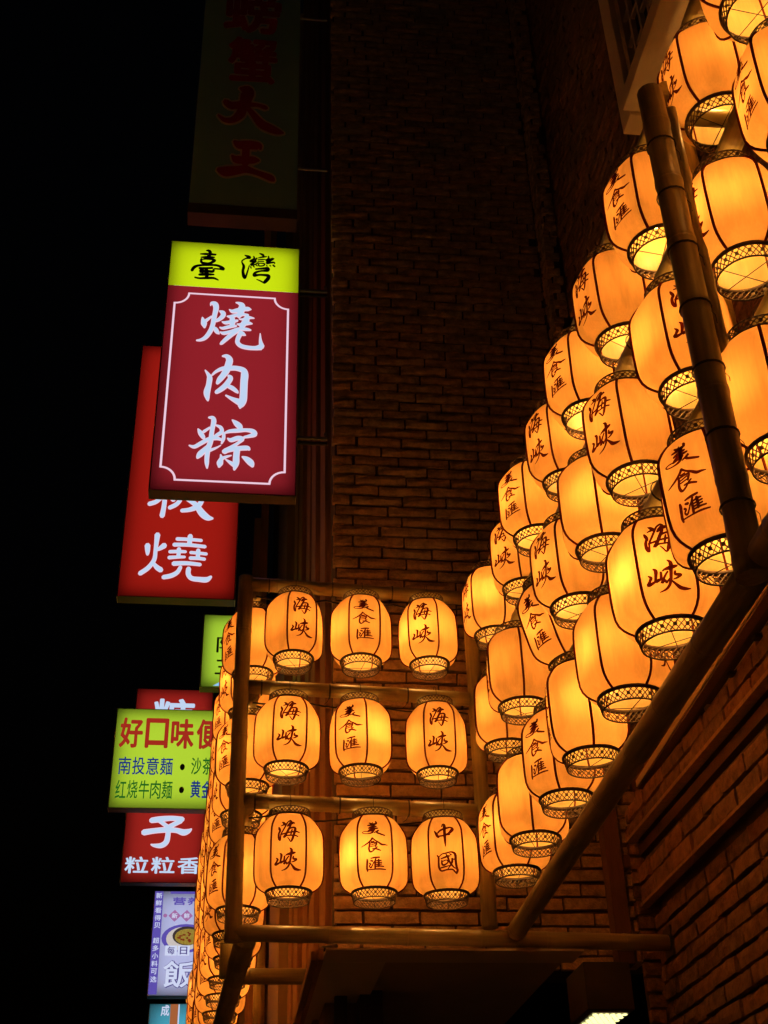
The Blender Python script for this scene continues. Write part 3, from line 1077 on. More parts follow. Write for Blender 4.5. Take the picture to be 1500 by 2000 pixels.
def hoop(R, z, r, sq, mat=M_HOOP):
    m = MB()
    m.ring(R, z, r, 32, 6, sq)
    return m.mesh("hoop", mat, True)


ME_H1 = hoop(0.120, 0.0035, 0.0035, 1.0)
ME_H2 = hoop(0.1330, 0.056, 0.0062, 1.7)
ME_H3 = hoop(0.1245, 0.4915, 0.0042, 1.5)
ME_H4 = hoop(0.1185, 0.5365, 0.0035, 1.0)
m = MB()
m.tube([(-0.119, 0.01, 0.012), (0.119, -0.02, 0.012)], 0.0017, 5)
m.tube([(0.02, -0.118, 0.0155), (-0.01, 0.118, 0.0155)], 0.0017, 5)
ME_CROSS = m.mesh("cross_wire", M_WIRE)
m = MB()
m.tube([(-0.1175, 0, 0.535), (-0.05, 0, 0.5375), (0, 0, 0.5385), (0.05, 0, 0.5375), (0.1175, 0, 0.535)], 0.0018, 5)
hz = LH + 0.012 + PR
m.tube([(0, 0, 0.538), (0.004, -PR - 0.003, hz - 0.02), (0.002, -PR - 0.002, hz + 0.02), (0, 0, hz + PR + 0.003), (-0.003, PR + 0.003, hz), (0, 0.01, hz - PR - 0.004), (0, 0.002, 0.540)], 0.0018, 5)
ME_HANG = m.mesh("hanging_wire", M_WIRE)
bm = bmesh.new()
bmesh.ops.create_icosphere(bm, subdivisions=2, radius=0.030)
ME_BULB = bpy.data.meshes.new("bulb")
bm.to_mesh(ME_BULB)
bm.free()
ME_BULB.materials.append(M_BULB)
for p in ME_BULB.polygons:
    p.use_smooth = True
ME_BULBS = [ME_BULB]
for k, q in enumerate((0.82, 0.92, 1.1)):
    b_ = ME_BULB.copy()
    b_.materials.clear()
    b_.materials.append(emit_mat("bulb_glow", BULB, BULB_POWER * q, 0, 3))
    ME_BULBS.append(b_)
m = MB()
m.tube([(0, 0, 0.028), (0, 0, 0.045), (0, 0, 0.075)], [0.016, 0.019, 0.017], 10)
m.tube([(0, 0, 0.075), (0.004, 0.003, 0.16), (0.0, 0.0, 0.235)], 0.003, 5)
ME_SOCK = m.mesh("socket", M_CABLE, True)


def wrap_glyph(key, sx0, sy0, scale, shear=0.0, ref=0.0):
    """a brush character laid on the panel centred at angle 0, following the cloth"""
    st = [[(x - shear * (y - ref), y, w) for x, y, w in s] for s in parse(key)]
    m = MB()
    for i, (vv, ff) in enumerate(stroke_polys(st, 4, 5.0)):
        out = []
        for (x, y) in vv:
            u = (x - sx0) * scale
            z = 0.49 + (y + sy0) * scale
            ph = u / 0.19
            q = body_r(ph, z) + 0.0014 + 0.00012 * i
            out.append((q * math.cos(ph), q * math.sin(ph), z))
        m.add(out, ff)
    return m.mesh("character", M_INK)


s1, s2, s3 = 0.300 / 1455, 0.302 / 1415, 0.300 / 1530
GL = {
    'H': [wrap_glyph('hai', 640, 85, s1, 0.2, 1100), wrap_glyph('xia', 640, 85, s1, 0.2, 1100)],
    'M': [wrap_glyph('mei', 575, 30, s2), wrap_glyph('shi', 575, 30, s2), wrap_glyph('hui', 575, 30, s2)],
    'Z': [wrap_glyph('zhong', 615, -50, s3), wrap_glyph('guo', 615, -50, s3)],
}
WORDS = {'H': "two-character writing", 'M': "three-character writing", 'Z': "bold two-character writing"}


def lantern(x, y, row, theta, txt, label, group, tilt=(0, 0), full=True, other=None, zbase=None):
    """theta: where the written panel points, degrees to the right of straight at the viewer"""
    z = RING[row] if zbase is None else zbase
    toward = math.atan2(-y, -x)
    a = toward + math.radians(theta)
    e = empty("paper_lantern", (x, y, z))
    tag(e, label, "lantern", group)
    # a lantern swings about its hook
    R = Euler((tilt[0], tilt[1], 0)).to_matrix()
    piv = Vector((0, 0, LH))
    off = piv - R @ piv
    e.location = Vector((x, y, z)) + off
    rot = (R @ Matrix.Rotation(a, 3, 'Z')).to_euler()
    e.rotation_euler = rot
    rr = random.Random(int(x * 1000) + int(y * 977) + int(z * 131))
    link("shade", rr.choice(ME_SHADES), e)
    sw = rr.uniform(0.965, 1.03)
    e.scale = (sw, sw * rr.uniform(0.985, 1.015), 1)
    for k in range(6):
        link("rib", ME_RIB[k], e)
    c = link("bottom_collar", ME_H2, e)
    link("hoop", ME_H1, c)
    link("lattice", ME_LATB, c)
    c = link("top_collar", ME_H3, e)
    link("hoop", ME_H4, c)
    link("lattice", ME_LATT, c)
    link("cross_wire", ME_CROSS, e, None, (0, 0, rr.uniform(0, 3)))
    link("hanging_wire", ME_HANG, e, None, (0, 0, -a if row else 0))
    b = link("bulb", rr.choice(ME_BULBS), e, (rr.uniform(-0.05, 0.05), rr.uniform(-0.05, 0.05), 0.275 + rr.uniform(-0.02, 0.03)))
    link("socket", ME_SOCK, b)
    if txt:
        for g in GL[txt]:
            link("character", g, e)
        if full:
            for g in GL[other or txt]:
                link("character", g, e, None, (0, 0, math.pi))
    return e


ORD = ["first", "second", "third", "fourth", "fifth", "sixth", "seventh", "eighth", "ninth", "tenth", "eleventh", "twelfth", "thirteenth", "fourteenth", "fifteenth", "sixteenth", "seventeenth", "eighteenth", "nineteenth"]
ROWN = {'A': "top", 'B': "middle", 'C': "bottom"}
COLN = ["left", "centre", "right"]
G_POS = {'A': [(0.375, 17, 'H'), (0.815, 8, 'M'), (1.252, -9, 'H')],
         'B': [(0.345, 5, 'H'), (0.793, -18, 'M'), (1.278, 8, 'H')],
         'C': [(0.362, -1, 'H'), (0.860, 3, 'M'), (1.290, 3, 'Z')]}
for r in "ABC":
    for j, (x, th, t) in enumerate(G_POS[r]):
        lantern(x, gy(x), r, th, t, "glowing orange lantern, %s, %s row %s in the square bamboo frame" % (WORDS[t], ROWN[r], COLN[j]),
                "lanterns in the square frame", (random.uniform(-.02, .02), random.uniform(-.02, .02)))

R_POS = {
    'A': {0: (1.781, 2.686, -95, 'H'), 1: (1.824, 3.182, -56, 'H'), 2: (1.646, 3.553, -46, 'M'), 3: (1.645, 4.119, -54, 'H'), 4: (1.639, 4.673, -47, 'M'), 5: (1.650, 5.216, -48, 'H'), 6: (1.623, 5.775, -44, 'M'), 7: (1.670, 6.331, -36, 'H'), 8: (1.612, 6.923, -70, 'H')},
    'B': {0: (1.767, 2.578, -58, 'M'), 1: (1.770, 3.170, -53, 'H'), 2: (1.648, 3.525, 12, 'H'), 3: (1.603, 4.131, -37, 'H'), 4: (1.617, 4.674, -92, 'M'), 5: (1.628, 5.218, -50, 'H'), 6: (1.630, 5.784, -46, 'M'), 7: (1.601, 6.366, 95, 'H'), 8: (1.628, 6.923, -88, 'M')},
    'C': {1: (1.750, 3.161, 92, 'H'), 2: (1.610, 3.476, -26, 'M'), 3: (1.602, 4.043, 6, 'H'), 4: (1.614, 4.627, 62, 'H'), 5: (1.608, 5.248, -84, 'M'), 6: (1.631, 5.787, -42, 'M'), 7: (1.612, 6.386, 88, 'M'), 8: (1.622, 6.935, -62, 'M')},
}
for r in "ABC":
    n = len(R_POS[r])
    for i, k in enumerate(sorted(R_POS[r], reverse=True)):
        x, y, th, t = R_POS[r][k]
        vis = abs(th) < 80
        lab = "orange lantern%s, %s from the corner, %s row of the right frame" % (" with " + WORDS[t] if vis else "", ORD[i], ROWN[r])
        tl = (random.uniform(-.025, .025), random.uniform(-.02, .02))
        if (r, k) == ('B', 6):
            tl = (0.02, -0.24)
        if (r, k) == ('C', 2):
            tl = (0.0, -0.03)
        lantern(x, y, r, th, t, lab, "lanterns in the long right frame", tl, zbase=NEAR[r] if k < 2 else None)

rnd = random.Random(21)
for r, cnt in (('A', 18), ('B', 14), ('C', 8)):
    for k in range(cnt):
        y = 7.60 + 0.578 * k + rnd.uniform(-0.02, 0.02) + {'A': 0, 'B': 0.03, 'C': 0.12}[r]
        x = tx(y) + rnd.uniform(-0.012, 0.012)
        t = 'M' if k % 2 == 0 else 'H'
        th = -66 + rnd.uniform(-14, 14)
        lantern(x, y, r, th, t, "orange lantern, %s from the corner in the %s row receding along the street" % (ORD[k], ROWN[r]),
                "lanterns receding along the street", (rnd.uniform(-.03, .03), rnd.uniform(-.03, .03)), full=False)

# unseen lanterns across the street, added to brighten the tower wall and banner
OX = -4.0
ob = tag(empty("facing_building", (OX - 0.8, 4.0, 0)), "dark brick building on the facing side of the street", "building")
boxpart("wall", (OX - 1.2, OX - 0.6, -4.0, 9.5, 0.0, 10.0), M_MORTAR, ob)
of = tag(empty("bamboo_frame", (OX, 4.0, BOT)), "unseen bamboo frame for the added lanterns on the facing side of the street", "bamboo frame", "bamboo lantern frames")
for i, z in enumerate((BOT, RAIL['A'], RAIL['B'], RAIL['C'])):
    pole("rail", (OX, -1.0, z), (OX, 9.0, z), PR, of, 70 + i, 0.45)
for i, y in enumerate((-1.0, 4.0, 9.0)):
    pole("post", (OX + 0.1, y, BOT), (OX + 0.1, y, 5.85), PR, of, 80 + i)
rnd = random.Random(77)
for r in "ABC":
    for k in range(14):
        lantern(OX, -0.6 + 0.70 * k, r, rnd.uniform(-60, 60), 'HM'[k % 2], "added unseen orange lantern, %s along the %s row across the street" % (ORD[k], ROWN[r]), "added unseen lanterns across the street", full=False)

# power cables on the right frame
for i, r in enumerate("ABC"):
    m = MB()
    pts = []
    for q in range(61):
        t = q / 60
        pts.append((XF + 0.055 + 0.01 * math.sin(11 * t), 3.25 + 3.95 * t, RAIL[r] + 0.03 - 0.11 * abs(math.sin(math.pi * 7 * t)) ** 1.5))
    m.tube(pts, 0.0055, 6)
    tag(link("power_cable", m.mesh("power_cable", M_CABLE, True)), "thin black power cable drooping along the %s rail of the right frame" % ROWN[r], "cable", "cables on the right frame")

# power cables slung behind the square frame's lanterns
for i, r in enumerate("ABC"):
    pts = []
    for s in range(25):
        t = s / 24
        x = 0.12 + 1.38 * t
        pts.append((x, gy(x) + 0.055, RAIL[r] - 0.055 - 0.03 * abs(math.sin(t * math.pi * 3 + i)) - 0.02 * x))
    m = MB()
    m.tube(pts, 0.0055, 6)
    tag(link("power_cable", m.mesh("power_cable", M_CABLE, True)), "thin black power cable slung along the %s rail of the square frame" % ROWN[r], "cable", "cables on the square frame")

# ------------------------------------------------------------------ street face of the tower, seen edge-on
rnd = random.Random(31)
sf = tag(empty("street_facade", (0.68, 8.4, 0)), "tower side facing the street, rough timber cladding seen edge-on behind the signs", "building")


def sfx(y):
    return 0.66 - 0.036 * (y - 8.4)


for k in range(5):
    y0 = 8.46 + 0.5 * k
    o = boxpart("cladding_board", (sfx(y0) - 0.012 * (k % 2) - 0.01 * k, 0.98, y0, y0 + 0.492, 2.1, 17.0), M_PLANK, sf, 0.01)
boxpart("recess", (0.86, 1.0, 8.215, 8.445, 2.1, 17.0), M_STEEL, sf)
boxpart("downpipe", (0.705, 0.785, 8.25, 8.33, 2.1, 17.0), M_STEEL, sf, 0.02)
boxpart("flat_pier", (0.47, 0.9, 11.02, 13.4, 2.1, 17.0), M_SOFFIT2, sf)
boxpart("dark_panel", (0.60, 0.9, 13.42, 20.0, 2.1, 17.0), M_TIMBER, sf)
boxpart("flat_pier", (0.18, 0.32, 14.6, 15.0, 2.1, 11.0), M_SOFFIT2, sf)
boxpart("corner_post", (0.225, 0.31, 12.2, 12.3, 2.1, 17.0), M_PLANK, sf)
boxpart("corner_post", (0.105, 0.165, 8.70, 8.80, 10.2, 15.0), M_PLASTER, sf)
boxpart("corner_post", (-0.155, -0.09, 17.0, 17.2, 2.1, 14.0), M_TIMBER, sf)
for k, (y0, dz) in enumerate(((8.5, 0.0), (8.5, 0.12), (8.5, 0.24), (8.5, 0.36))):
    boxpart("string_course", (0.50 + 0.03 * (k % 2) + 0.02 * k, 0.655, 8.46, 12.0, 2.72 + dz * 1.15, 2.78 + dz * 1.15), M_PLANK, sf)

# far houses end the street
fb = tag(empty("far_building", (1.2, 24.0, 0)), "dark building end at the far side of the lantern tail", "building")
boxpart("wall", (-0.6, 4.0, 24.0, 26.0, 0.0, 9.0), M_SOFFIT2, fb)

# ------------------------------------------------------------------ canopy under the frame
cn = tag(empty("entrance_canopy", (1.2, 7.2, 3.4)), "plain brown canopy soffit below the square frame", "canopy")
boxpart("soffit_border", (0.565, 2.02, 7.15, 7.42, 3.40, 3.412), M_SOFFIT, cn)
boxpart("soffit_border", (0.565, 0.925, 7.424, 11.0, 3.40, 3.46), M_SOFFIT, cn)
boxpart("soffit_panel", (0.929, 1.98, 7.424, 11.0, 3.425, 3.47), M_SOFFIT2, cn)
boxpart("edge_plank", (0.535, 0.562, 7.30, 11.0, 3.385, 3.45), M_PLANK, cn)
boxpart("edge_plank", (0.495, 0.53, 7.34, 11.0, 3.39, 3.44), M_PLANK, cn)

# hanging lamp box with a lit underside
lb = tag(empty("lamp_box", (1.97, 6.7, 2.95)), "dark square hanging lamp with a bright patterned underside at the bottom edge", "lamp")
boxpart("housing", (1.84, 2.085, 6.56, 6.93, 2.965, 3.20), M_STEEL, lb, 0.006)
boxpart("rim", (1.862, 2.06, 6.575, 6.91, 2.952, 2.963), M_GALV, lb)
M_PANE = emit_mat("lit_pane", lin(255, 246, 165), 1.7, 0.0)
rnd = random.Random(2)
for i in range(6):
    for j in range(9):
        cx = 1.884 + 0.031 * i + (0.015 if j % 2 else 0)
        cy = 6.60 + 0.036 * j
        if cx > 2.05:
            continue
        m = MB()
        n = 7
        o = [(0.0135 * math.cos(2 * math.pi * k / n + rnd.uniform(-.2, .2)) * rnd.uniform(.85, 1.1), 0.0165 * math.sin(2 * math.pi * k / n), 0) for k in range(n)]
        m.add(o + [(x, y, 0.004) for x, y, z in o], [tuple(reversed(range(n)))] + [(k, (k + 1) % n, n + (k + 1) % n, n + k) for k in range(n)])
        link("glass_pebble", m.mesh("glass_pebble", M_PANE), lb, (cx - 1.97, cy - 6.7, 2.946 - 2.95))

# ------------------------------------------------------------------ signs
C_LET = lin(192, 212, 240)
C_EDGE = lin(250, 225, 240)
E_LET = emit_mat("lit_white_print", C_LET, 1.0, 0.02)
E_RIM = emit_mat("lit_pink_print", lin(240, 205, 225), 1.0, 0.02)


M_SHEET = emit_mat("light_sheet", (1, 1, 1), 1.13, 0)


def sign(name, label, x0, x1, y, z0, z1, depth, panel_mat, group="street signs projecting from the tower", edge=True, lit=True):
    e = empty(name, ((x0 + x1) / 2, y + depth / 2, z0))
    tag(e, label, "sign", group)
    if lit:
        m = MB()
        cx, cz = (x0 + x1) / 2, z0
        t = 0.008
        m.box(x0 - cx, x1 - cx, y + depth - t - e.location.y, y + depth - e.location.y, 0, z1 - z0)
        for (a, b, c_, d) in ((x0, x0 + t, z0, z1), (x1 - t, x1, z0, z1), (x0 + t, x1 - t, z0, z0 + t), (x0 + t, x1 - t, z1 - t, z1)):
            m.box(a - cx, b - cx, y + 0.003 - e.location.y, y + depth - t - e.location.y, c_ - z0, d - z0)
        link("cabinet", m.mesh("cabinet", M_FRAME), e)
        boxpart("light_sheet", (x0 + 0.045, x1 - 0.045, y + depth * 0.72, y + depth * 0.74, z0 + 0.05, z1 - 0.045), M_SHEET, e)
    else:
        boxpart("cabinet", (x0, x1, y + 0.006, y + depth, z0, z1), M_FRAME, e, 0.004)
    if panel_mat is not None:
        facepart("panel", x0, x1, y + 0.002, z0, z1, panel_mat, e)
    if edge:
        boxpart("trim", (x0 - 0.004, x0 - 0.0005, y + 0.002, y + depth, z0, z1), M_EDGE, e)
        boxpart("trim", (x1 + 0.0005, x1 + 0.004, y + 0.002, y + depth, z0, z1), M_EDGE, e)
    return e


def put(e, key, x0, x1, z0, z1, y, mat, grow=0.0):
    me, _ = glyph_flat(key, 0, x1 - x0, 0, z1 - z0, 0, mat, grow)
    P = e.location
    return link("character", me, e, (x0 - P[0], y - P[1], z0 - P[2]))


def flat(e, name, pts, y, mat):
    """flat printed shape"""
    cx = sum(p[0] for p in pts) / len(pts)
    cz = sum(p[1] for p in pts) / len(pts)
    m = MB()
    m.add([(p[0] - cx, 0, p[1] - cz) for p in pts], [tuple(range(len(pts)))])
    P = e.location
    return link(name, m.mesh(name, mat), e, (cx - P[0], y - P[1], cz - P[2]))


# 1: dumpling sign, lime header over crimson
SY = 8.10
E_LIME = back_mat("lit_lime_print", lin(199, 222, 16))
E_CRIM = back_mat("lit_crimson_print", lin(138, 30, 38))
E_BLK = principled("black_print", (0.012, 0.012, 0.01), 0.5)
s = sign("light_box_sign", "tall lit crimson sign with lime yellow header and white brush characters", -0.705, 0.408, SY, 7.03, 9.645, 0.13, None)
facepart("panel", -0.705, 0.408, SY + 0.002, 7.03, 9.124, E_CRIM, s)
facepart("header_panel", -0.705, 0.408, SY + 0.002, 9.1245, 9.645, E_LIME, s)
put(s, 'tai', -0.520, -0.232, 9.205, 9.560, SY - 0.002, E_BLK, 3)
put(s, 'wan', -0.095, 0.200, 9.200, 9.560, SY - 0.002, E_BLK, 2)
for key, a in (('shao', (-0.432, 0.128, 8.455, 8.975)), ('rou', (-0.345, 0.007, 7.842, 8.395)), ('zong', (-0.430, 0.096, 7.240, 7.755))):
    put(s, key, a[0], a[1], a[2], a[3], SY - 0.0015, E_RIM, 4)
    put(s, key, a[0], a[1], a[2], a[3], SY - 0.0065, E_LET, -9)
# border with scooped corners
bx0, bx1, bz0, bz1, cr_ = -0.632, 0.318, 7.130, 9.040, 0.115
path = []
for (cx, cz, a0) in ((bx1, bz1, 270), (bx1, bz0, 180), (bx0, bz0, 90), (bx0, bz1, 0)):
    arc = []
    for k in range(9):
        a = math.radians(a0 - 90 * k / 8) if True else 0
        arc.append((cx + cr_ * math.cos(a), cz + cr_ * math.sin(a)))
    path.append(arc)
corners = [  # scooped arcs, clockwise from top right
    [(bx1 + cr_ * math.cos(a), bz1 + cr_ * math.sin(a)) for a in [math.pi + math.pi / 2 * k / 8 for k in range(9)]],
    [(bx1 + cr_ * math.cos(a), bz0 + cr_ * math.sin(a)) for a in [math.pi / 2 + math.pi / 2 * k / 8 for k in range(9)]],
    [(bx0 + cr_ * math.cos(a), bz0 + cr_ * math.sin(a)) for a in [0 + math.pi / 2 * k / 8 for k in range(9)]],
    [(bx0 + cr_ * math.cos(a), bz1 + cr_ * math.sin(a)) for a in [-math.pi / 2 + math.pi / 2 * k / 8 for k in range(9)]],
]
full = corners[0] + corners[1] + corners[2] + corners[3]
n = len(full)
vv, ff = [], []
for i, p in enumerate(full):
    a, b = full[i - 1], full[(i + 1) % n]
    t1 = Vector((p[0] - a[0], p[1] - a[1])).normalized()
    t2 = Vector((b[0] - p[0], b[1] - p[1])).normalized()
    t = (t1 + t2).normalized()
    nn = Vector((-t.y, t.x))
    k = 0.0085 / max(0.5, nn.dot(Vector((-t1.y, t1.x))))
    vv += [(p[0] + nn.x * k, 0, p[1] + nn.y * k), (p[0] - nn.x * k, 0, p[1] - nn.y * k)]
for i in range(n):
    j = (i + 1) % n
    ff.append((2 * i, 2 * i + 1, 2 * j + 1, 2 * j))
link("border_line", mesh_from("border_line", vv, ff, E_RIM), s, (-s.location.x, SY - 0.002 - s.location.y, -s.location.z))
for z in (9.20, 7.62):
    for dz in (0.0, -0.05):
        boxpart("bracket", (0.413, 0.655, SY + 0.05, SY + 0.07, z + dz, z + dz + 0.022), M_GALV if dz == 0 else M_STEEL, s)
    boxpart("bolt", (0.413, 0.437, SY + 0.03, SY + 0.048, z + 0.03, z + 0.05), M_GALV, s)
    boxpart("bolt", (0.625, 0.65, SY + 0.03, SY + 0.048, z + 0.03, z + 0.05), M_GALV, s)

# 2: unlit banner above it
M_BAN = principled("unlit_green_panel", (0.24, 0.55, 0.58), 0.5, var=0.08, scale=3)
M_BRED = principled("dull_red_print", (0.42, 0.012, 0.012), 0.6, var=0.1)
M_BTAN = principled("tan_outline_print", (0.92, 0.84, 0.62), 0.6, var=0.1)
s = sign("light_box_sign", "unlit grey-green vertical sign with dark red brush characters at the top", -0.585, 0.378, SY, 10.02, 15.0, 0.16, M_BAN, edge=False, lit=False)
boxpart("bottom_rail", (-0.59, 0.383, SY - 0.006, SY + 0.16, 10.0, 10.12), M_FRAME, s, 0.004)
for key, a in (('da', (-0.385, 0.245, 11.10, 11.76)), ('wang', (-0.360, 0.175, 10.46, 10.985))):
    put(s, key, a[0], a[1], a[2], a[3], SY - 0.0015, M_BTAN, 34)
    put(s, key, a[0], a[1], a[2], a[3], SY - 0.0045, M_BRED, 0)
for ch, a in (("蟹", (-0.35, 0.19, 11.80, 12.50)), ("螃", (-0.42, 0.22, 12.56, 13.32))):
    text_flat(ch, a[0], a[1], a[2], a[3], M_BTAN, 0.055, s, SY - 0.0015)
    text_flat(ch, a[0], a[1], a[2], a[3], M_BRED, 0.028, s, SY - 0.004)
for z in (10.72, 12.95):
    boxpart("bracket", (0.385, 0.655, SY + 0.05, SY + 0.07, z, z + 0.02), M_GALV, s)
    boxpart("bolt", (0.385, 0.41, SY + 0.03, SY + 0.048, z + 0.03, z + 0.05), M_GALV, s)

# 3: red vertical sign behind
E_RED = back_mat("lit_red_print", lin(150, 24, 16))
SY2 = 10.0
s = sign("light_box_sign", "lit plain red sign with rounded pale characters behind the crimson sign", -1.062, -0.028, SY2, 7.16, 10.05, 0.13, E_RED)
put(s, 'shao_round', -0.895, -0.240, 7.327, 7.831, SY2 - 0.002, E_RIM, 5)
put(s, 'shao_round', -0.895, -0.240, 7.327, 7.831, SY2 - 0.0055, E_LET, -5)
put(s, 'ban', -0.868, -0.258, 7.988, 8.489, SY2 - 0.002, E_RIM, 5)
put(s, 'ban', -0.868, -0.258, 7.988, 8.489, SY2 - 0.0055, E_LET, -5)

# 4: small lime sign
E_LIME2 = back_mat("lit_leaf_green_print", lin(170, 210, 55))
E_SKY = emit_mat("lit_pale_blue_print", lin(150, 195, 230))
SY3 = 11.0
s = sign("light_box_sign", "small lit light-green sign with black characters, half hidden by lanterns", -0.318, 0.40, SY3, 6.772, 7.545, 0.12, E_LIME2)
text_flat("阿", -0.195, 0.045, 7.135, 7.30, E_BLK, 0.012, s, SY3 - 0.002)
text_flat("三", -0.20, 0.045, 6.905, 7.06, E_BLK, 0.014, s, SY3 - 0.002)
flat(s, "printed_corner", [(-0.20, 6.786), (0.10, 6.786), (0.10, 6.98)], SY3 - 0.002, E_SKY)

# 5: red sign with grain slogan
SY5 = 13.0
E_RED2 = back_mat("lit_brick_red_print", lin(150, 32, 26))
s = sign("light_box_sign", "lit red sign with large pale character and three small ones below, behind green board", -1.058, -0.225, SY5, 5.53, 7.675, 0.12, E_RED2)
put(s, 'zi', -0.885, -0.372, 5.888, 6.228, SY5 - 0.002, E_RIM, 6)
put(s, 'zi', -0.885, -0.372, 5.888, 6.228, SY5 - 0.0055, E_LET, -5)
text_flat("粒粒香", -1.04, -0.245, 5.622, 5.795, E_LET, 0.018, s, SY5 - 0.002)
text_flat("糖", -0.895, -0.385, 7.09, 7.56, E_LET, 0.02, s, SY5 - 0.002)

# 6: lime menu board
SY6 = 12.0
E_LIME3 = back_mat("lit_lime_board_print", lin(172, 205, 50))
E_PRED = emit_mat("lit_dark_red_print", lin(160, 42, 28))
E_PBLU = emit_mat("lit_blue_print", lin(26, 52, 120))
E_PGRN = emit_mat("lit_green_print", lin(30, 100, 30))
s = sign("light_box_sign", "lit lime menu board with large red title and two lines of blue and green text", -1.155, -0.05, SY6, 5.945, 6.985, 0.13, E_LIME3)
text_flat("好口味便", -1.122, -0.113, 6.563, 6.884, E_PRED, 0.030, s, SY6 - 0.002)
text_flat("南投意麺", -1.10, -0.560, 6.285, 6.468, E_PBLU, 0.012, s, SY6 - 0.002)
text_flat("沙茶", -0.392, -0.170, 6.296, 6.474, E_PGRN, 0.016, s, SY6 - 0.002)
text_flat("红烧牛肉麺", -1.105, -0.550, 6.042, 6.228, E_PGRN, 0.010, s, SY6 - 0.002)
text_flat("黄金", -0.385, -0.170, 6.057, 6.236, E_PBLU, 0.022, s, SY6 - 0.002)
for (cx, cz) in ((-0.472, 6.372), (-0.466, 6.137)):
    flat(s, "printed_dot", [(cx + 0.024 * math.cos(2 * math.pi * k / 16), cz + 0.034 * math.sin(2 * math.pi * k / 16)) for k in range(16)], SY6 - 0.002, E_BLK)

# 7: lilac rice-bowl sign
SY7 = 14.0
E_LIL = back_mat("lit_lilac_print", lin(176, 180, 222))
E_PUR = emit_mat("lit_purple_print", lin(92, 78, 170))
E_PUR2 = emit_mat("lit_deep_purple_print", lin(70, 55, 130))
E_MAU = emit_mat("lit_mauve_print", lin(160, 105, 160))
E_WHT = emit_mat("lit_bluish_white_print", lin(205, 212, 240))
s = sign("light_box_sign", "lit lilac food sign with purple side band and bowl picture, lower left", -0.760, 0.05, SY7, 4.65, 5.745, 0.14, E_LIL)
flat(s, "printed_band", [(-0.753, 4.665), (-0.665, 4.665), (-0.665, 5.738), (-0.753, 5.738)], SY7 - 0.002, E_PUR)
flat(s, "printed_band", [(-0.59, 5.712), (0.04, 5.712), (0.04, 5.738), (-0.59, 5.738)], SY7 - 0.002, E_PUR)
for i, ch in enumerate("新鲜看得贝 超多小料可选"):
    if ch != " ":
        z1_ = 5.722 - 0.0795 * i
        text_flat(ch, -0.745, -0.672, z1_ - 0.06, z1_, E_WHT, 0.014, s, SY7 - 0.0035)
text_flat("营养搭", -0.565, -0.10, 5.592, 5.676, E_PUR, 0.03, s, SY7 - 0.002)
for i, ch in enumerate("新鲜"):
    cx, cz = -0.53 + 0.129 * i, 5.477
    flat(s, "printed_diamond", [(cx - 0.066, cz), (cx, cz - 0.064), (cx + 0.066, cz), (cx, cz + 0.064)], SY7 - 0.002, E_MAU)
    text_flat(ch, cx - 0.034, cx + 0.034, cz - 0.028, cz + 0.028, E_WHT, 0.02, s, SY7 - 0.0035)
circ = lambda cx, cz, rx, rz, n=24, a0=0: [(cx + rx * math.cos(2 * math.pi * k / n + a0), cz + rz * math.sin(2 * math.pi * k / n + a0)) for k in range(n)]
flat(s, "printed_dot", circ(-0.63, 5.478, 0.021, 0.02), SY7 - 0.002, E_MAU)
flat(s, "printed_ellipse", circ(-0.40, 5.24, 0.255, 0.15), SY7 - 0.002, E_PUR)
flat(s, "printed_bowl", circ(-0.42, 5.235, 0.185, 0.125), SY7 - 0.003, emit_mat("lit_cream_print", lin(200, 190, 185), 1, 0.1, 60))
flat(s, "printed_bowl", circ(-0.385, 5.265, 0.155, 0.10), SY7 - 0.004, emit_mat("lit_bowl_print", lin(60, 48, 50), 1, 0.1))
m_food = emit_mat("lit_food_print", lin(150, 125, 50), 1, 0.7, 60)
flat(s, "printed_food", circ(-0.375, 5.255, 0.140, 0.085, 17), SY7 - 0.005, m_food)
rnd = random.Random(9)
m_meat = emit_mat("lit_meat_print", lin(120, 45, 25), 1, 0.5, 80)
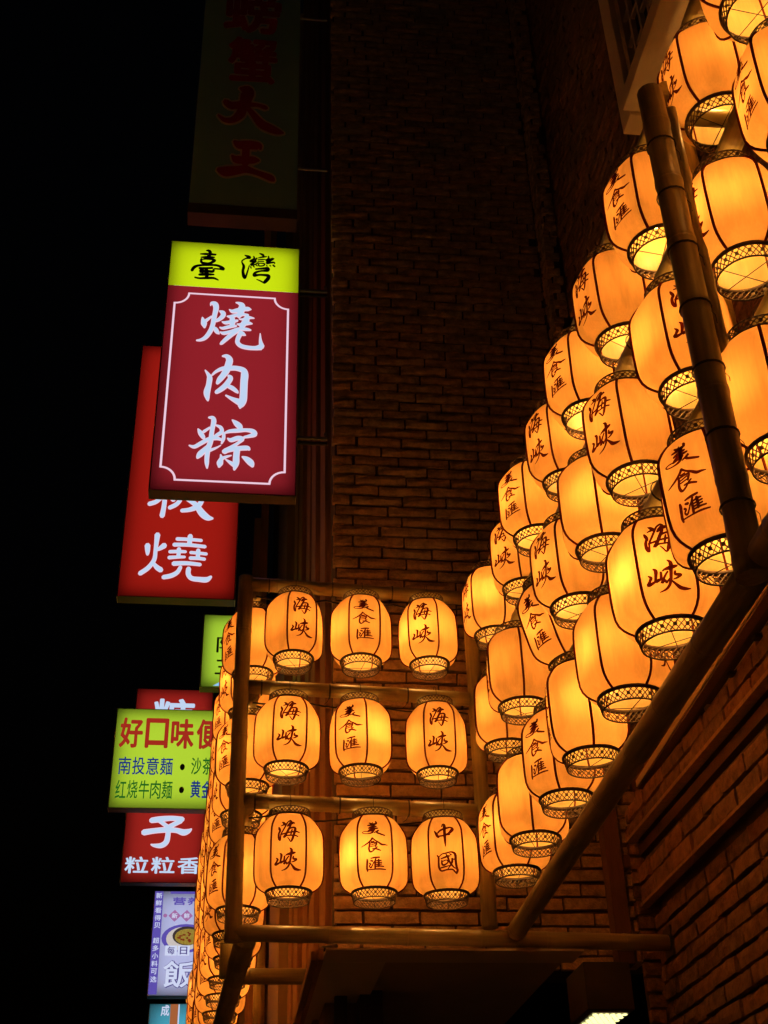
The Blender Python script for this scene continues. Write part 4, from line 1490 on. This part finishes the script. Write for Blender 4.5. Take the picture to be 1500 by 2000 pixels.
for i in range(16):
    cx, cz = -0.375 + rnd.uniform(-.10, .10), 5.255 + rnd.uniform(-.055, .055)
    flat(s, "printed_morsel", circ(cx, cz, rnd.uniform(.010, .024), rnd.uniform(.006, .014), 7, rnd.uniform(0, 6)), SY7 - 0.0055 - 0.0002 * i, m_meat)
for i, ch in enumerate("每日"):
    x0 = -0.607 + 0.132 * i
    flat(s, "printed_tile", [(x0, 5.058), (x0 + 0.125, 5.058), (x0 + 0.125, 5.162), (x0, 5.162)], SY7 - 0.0095, E_WHT)
    text_flat(ch, x0 + 0.02, x0 + 0.105, 5.07, 5.15, E_PUR2, 0.012, s, SY7 - 0.011)
text_flat("飯", -0.63, -0.26, 4.725, 5.012, E_PUR2, 0.045, s, SY7 - 0.002)
text_flat("飯", -0.63, -0.26, 4.733, 5.005, E_WHT, 0.018, s, SY7 - 0.0045)

# 8: turquoise sign at the bottom edge
SY8 = 16.0
E_CYA = back_mat("lit_turquoise_print", lin(75, 165, 190))
E_ORA = emit_mat("lit_orange_print", lin(165, 95, 55))
s = sign("light_box_sign", "lit turquoise and orange sign at the lower left edge", -0.832, 0.1, SY8, 3.9, 5.0, 0.2, E_CYA)
flat(s, "printed_band", [(-0.585, 3.915), (-0.495, 3.915), (-0.495, 4.993), (-0.585, 4.993)], SY8 - 0.002, E_ORA)
flat(s, "printed_band", [(-0.492, 3.915), (-0.478, 3.915), (-0.478, 4.993), (-0.492, 4.993)], SY8 - 0.002, E_WHT)
text_flat("成", -0.70, -0.592, 4.86, 4.985, E_WHT, 0.02, s, SY8 - 0.003)

# ------------------------------------------------------------------ sign wiring hung from the tower
m = MB()
m.tube([(0.62, 7.80, 3.56), (0.60, 7.72, 3.545), (0.66, 7.66, 3.55), (0.58, 7.60, 3.52)], 0.016, 6)
m.tube([(0.57, 7.62, 3.53), (0.62, 7.60, 3.50), (0.66, 7.63, 3.52)], 0.008, 5)
tag(link("wire_bundle", m.mesh("wire_bundle", M_CABLE, True)), "small tangled black wire bundle under the square frame's bottom rail", "wire")
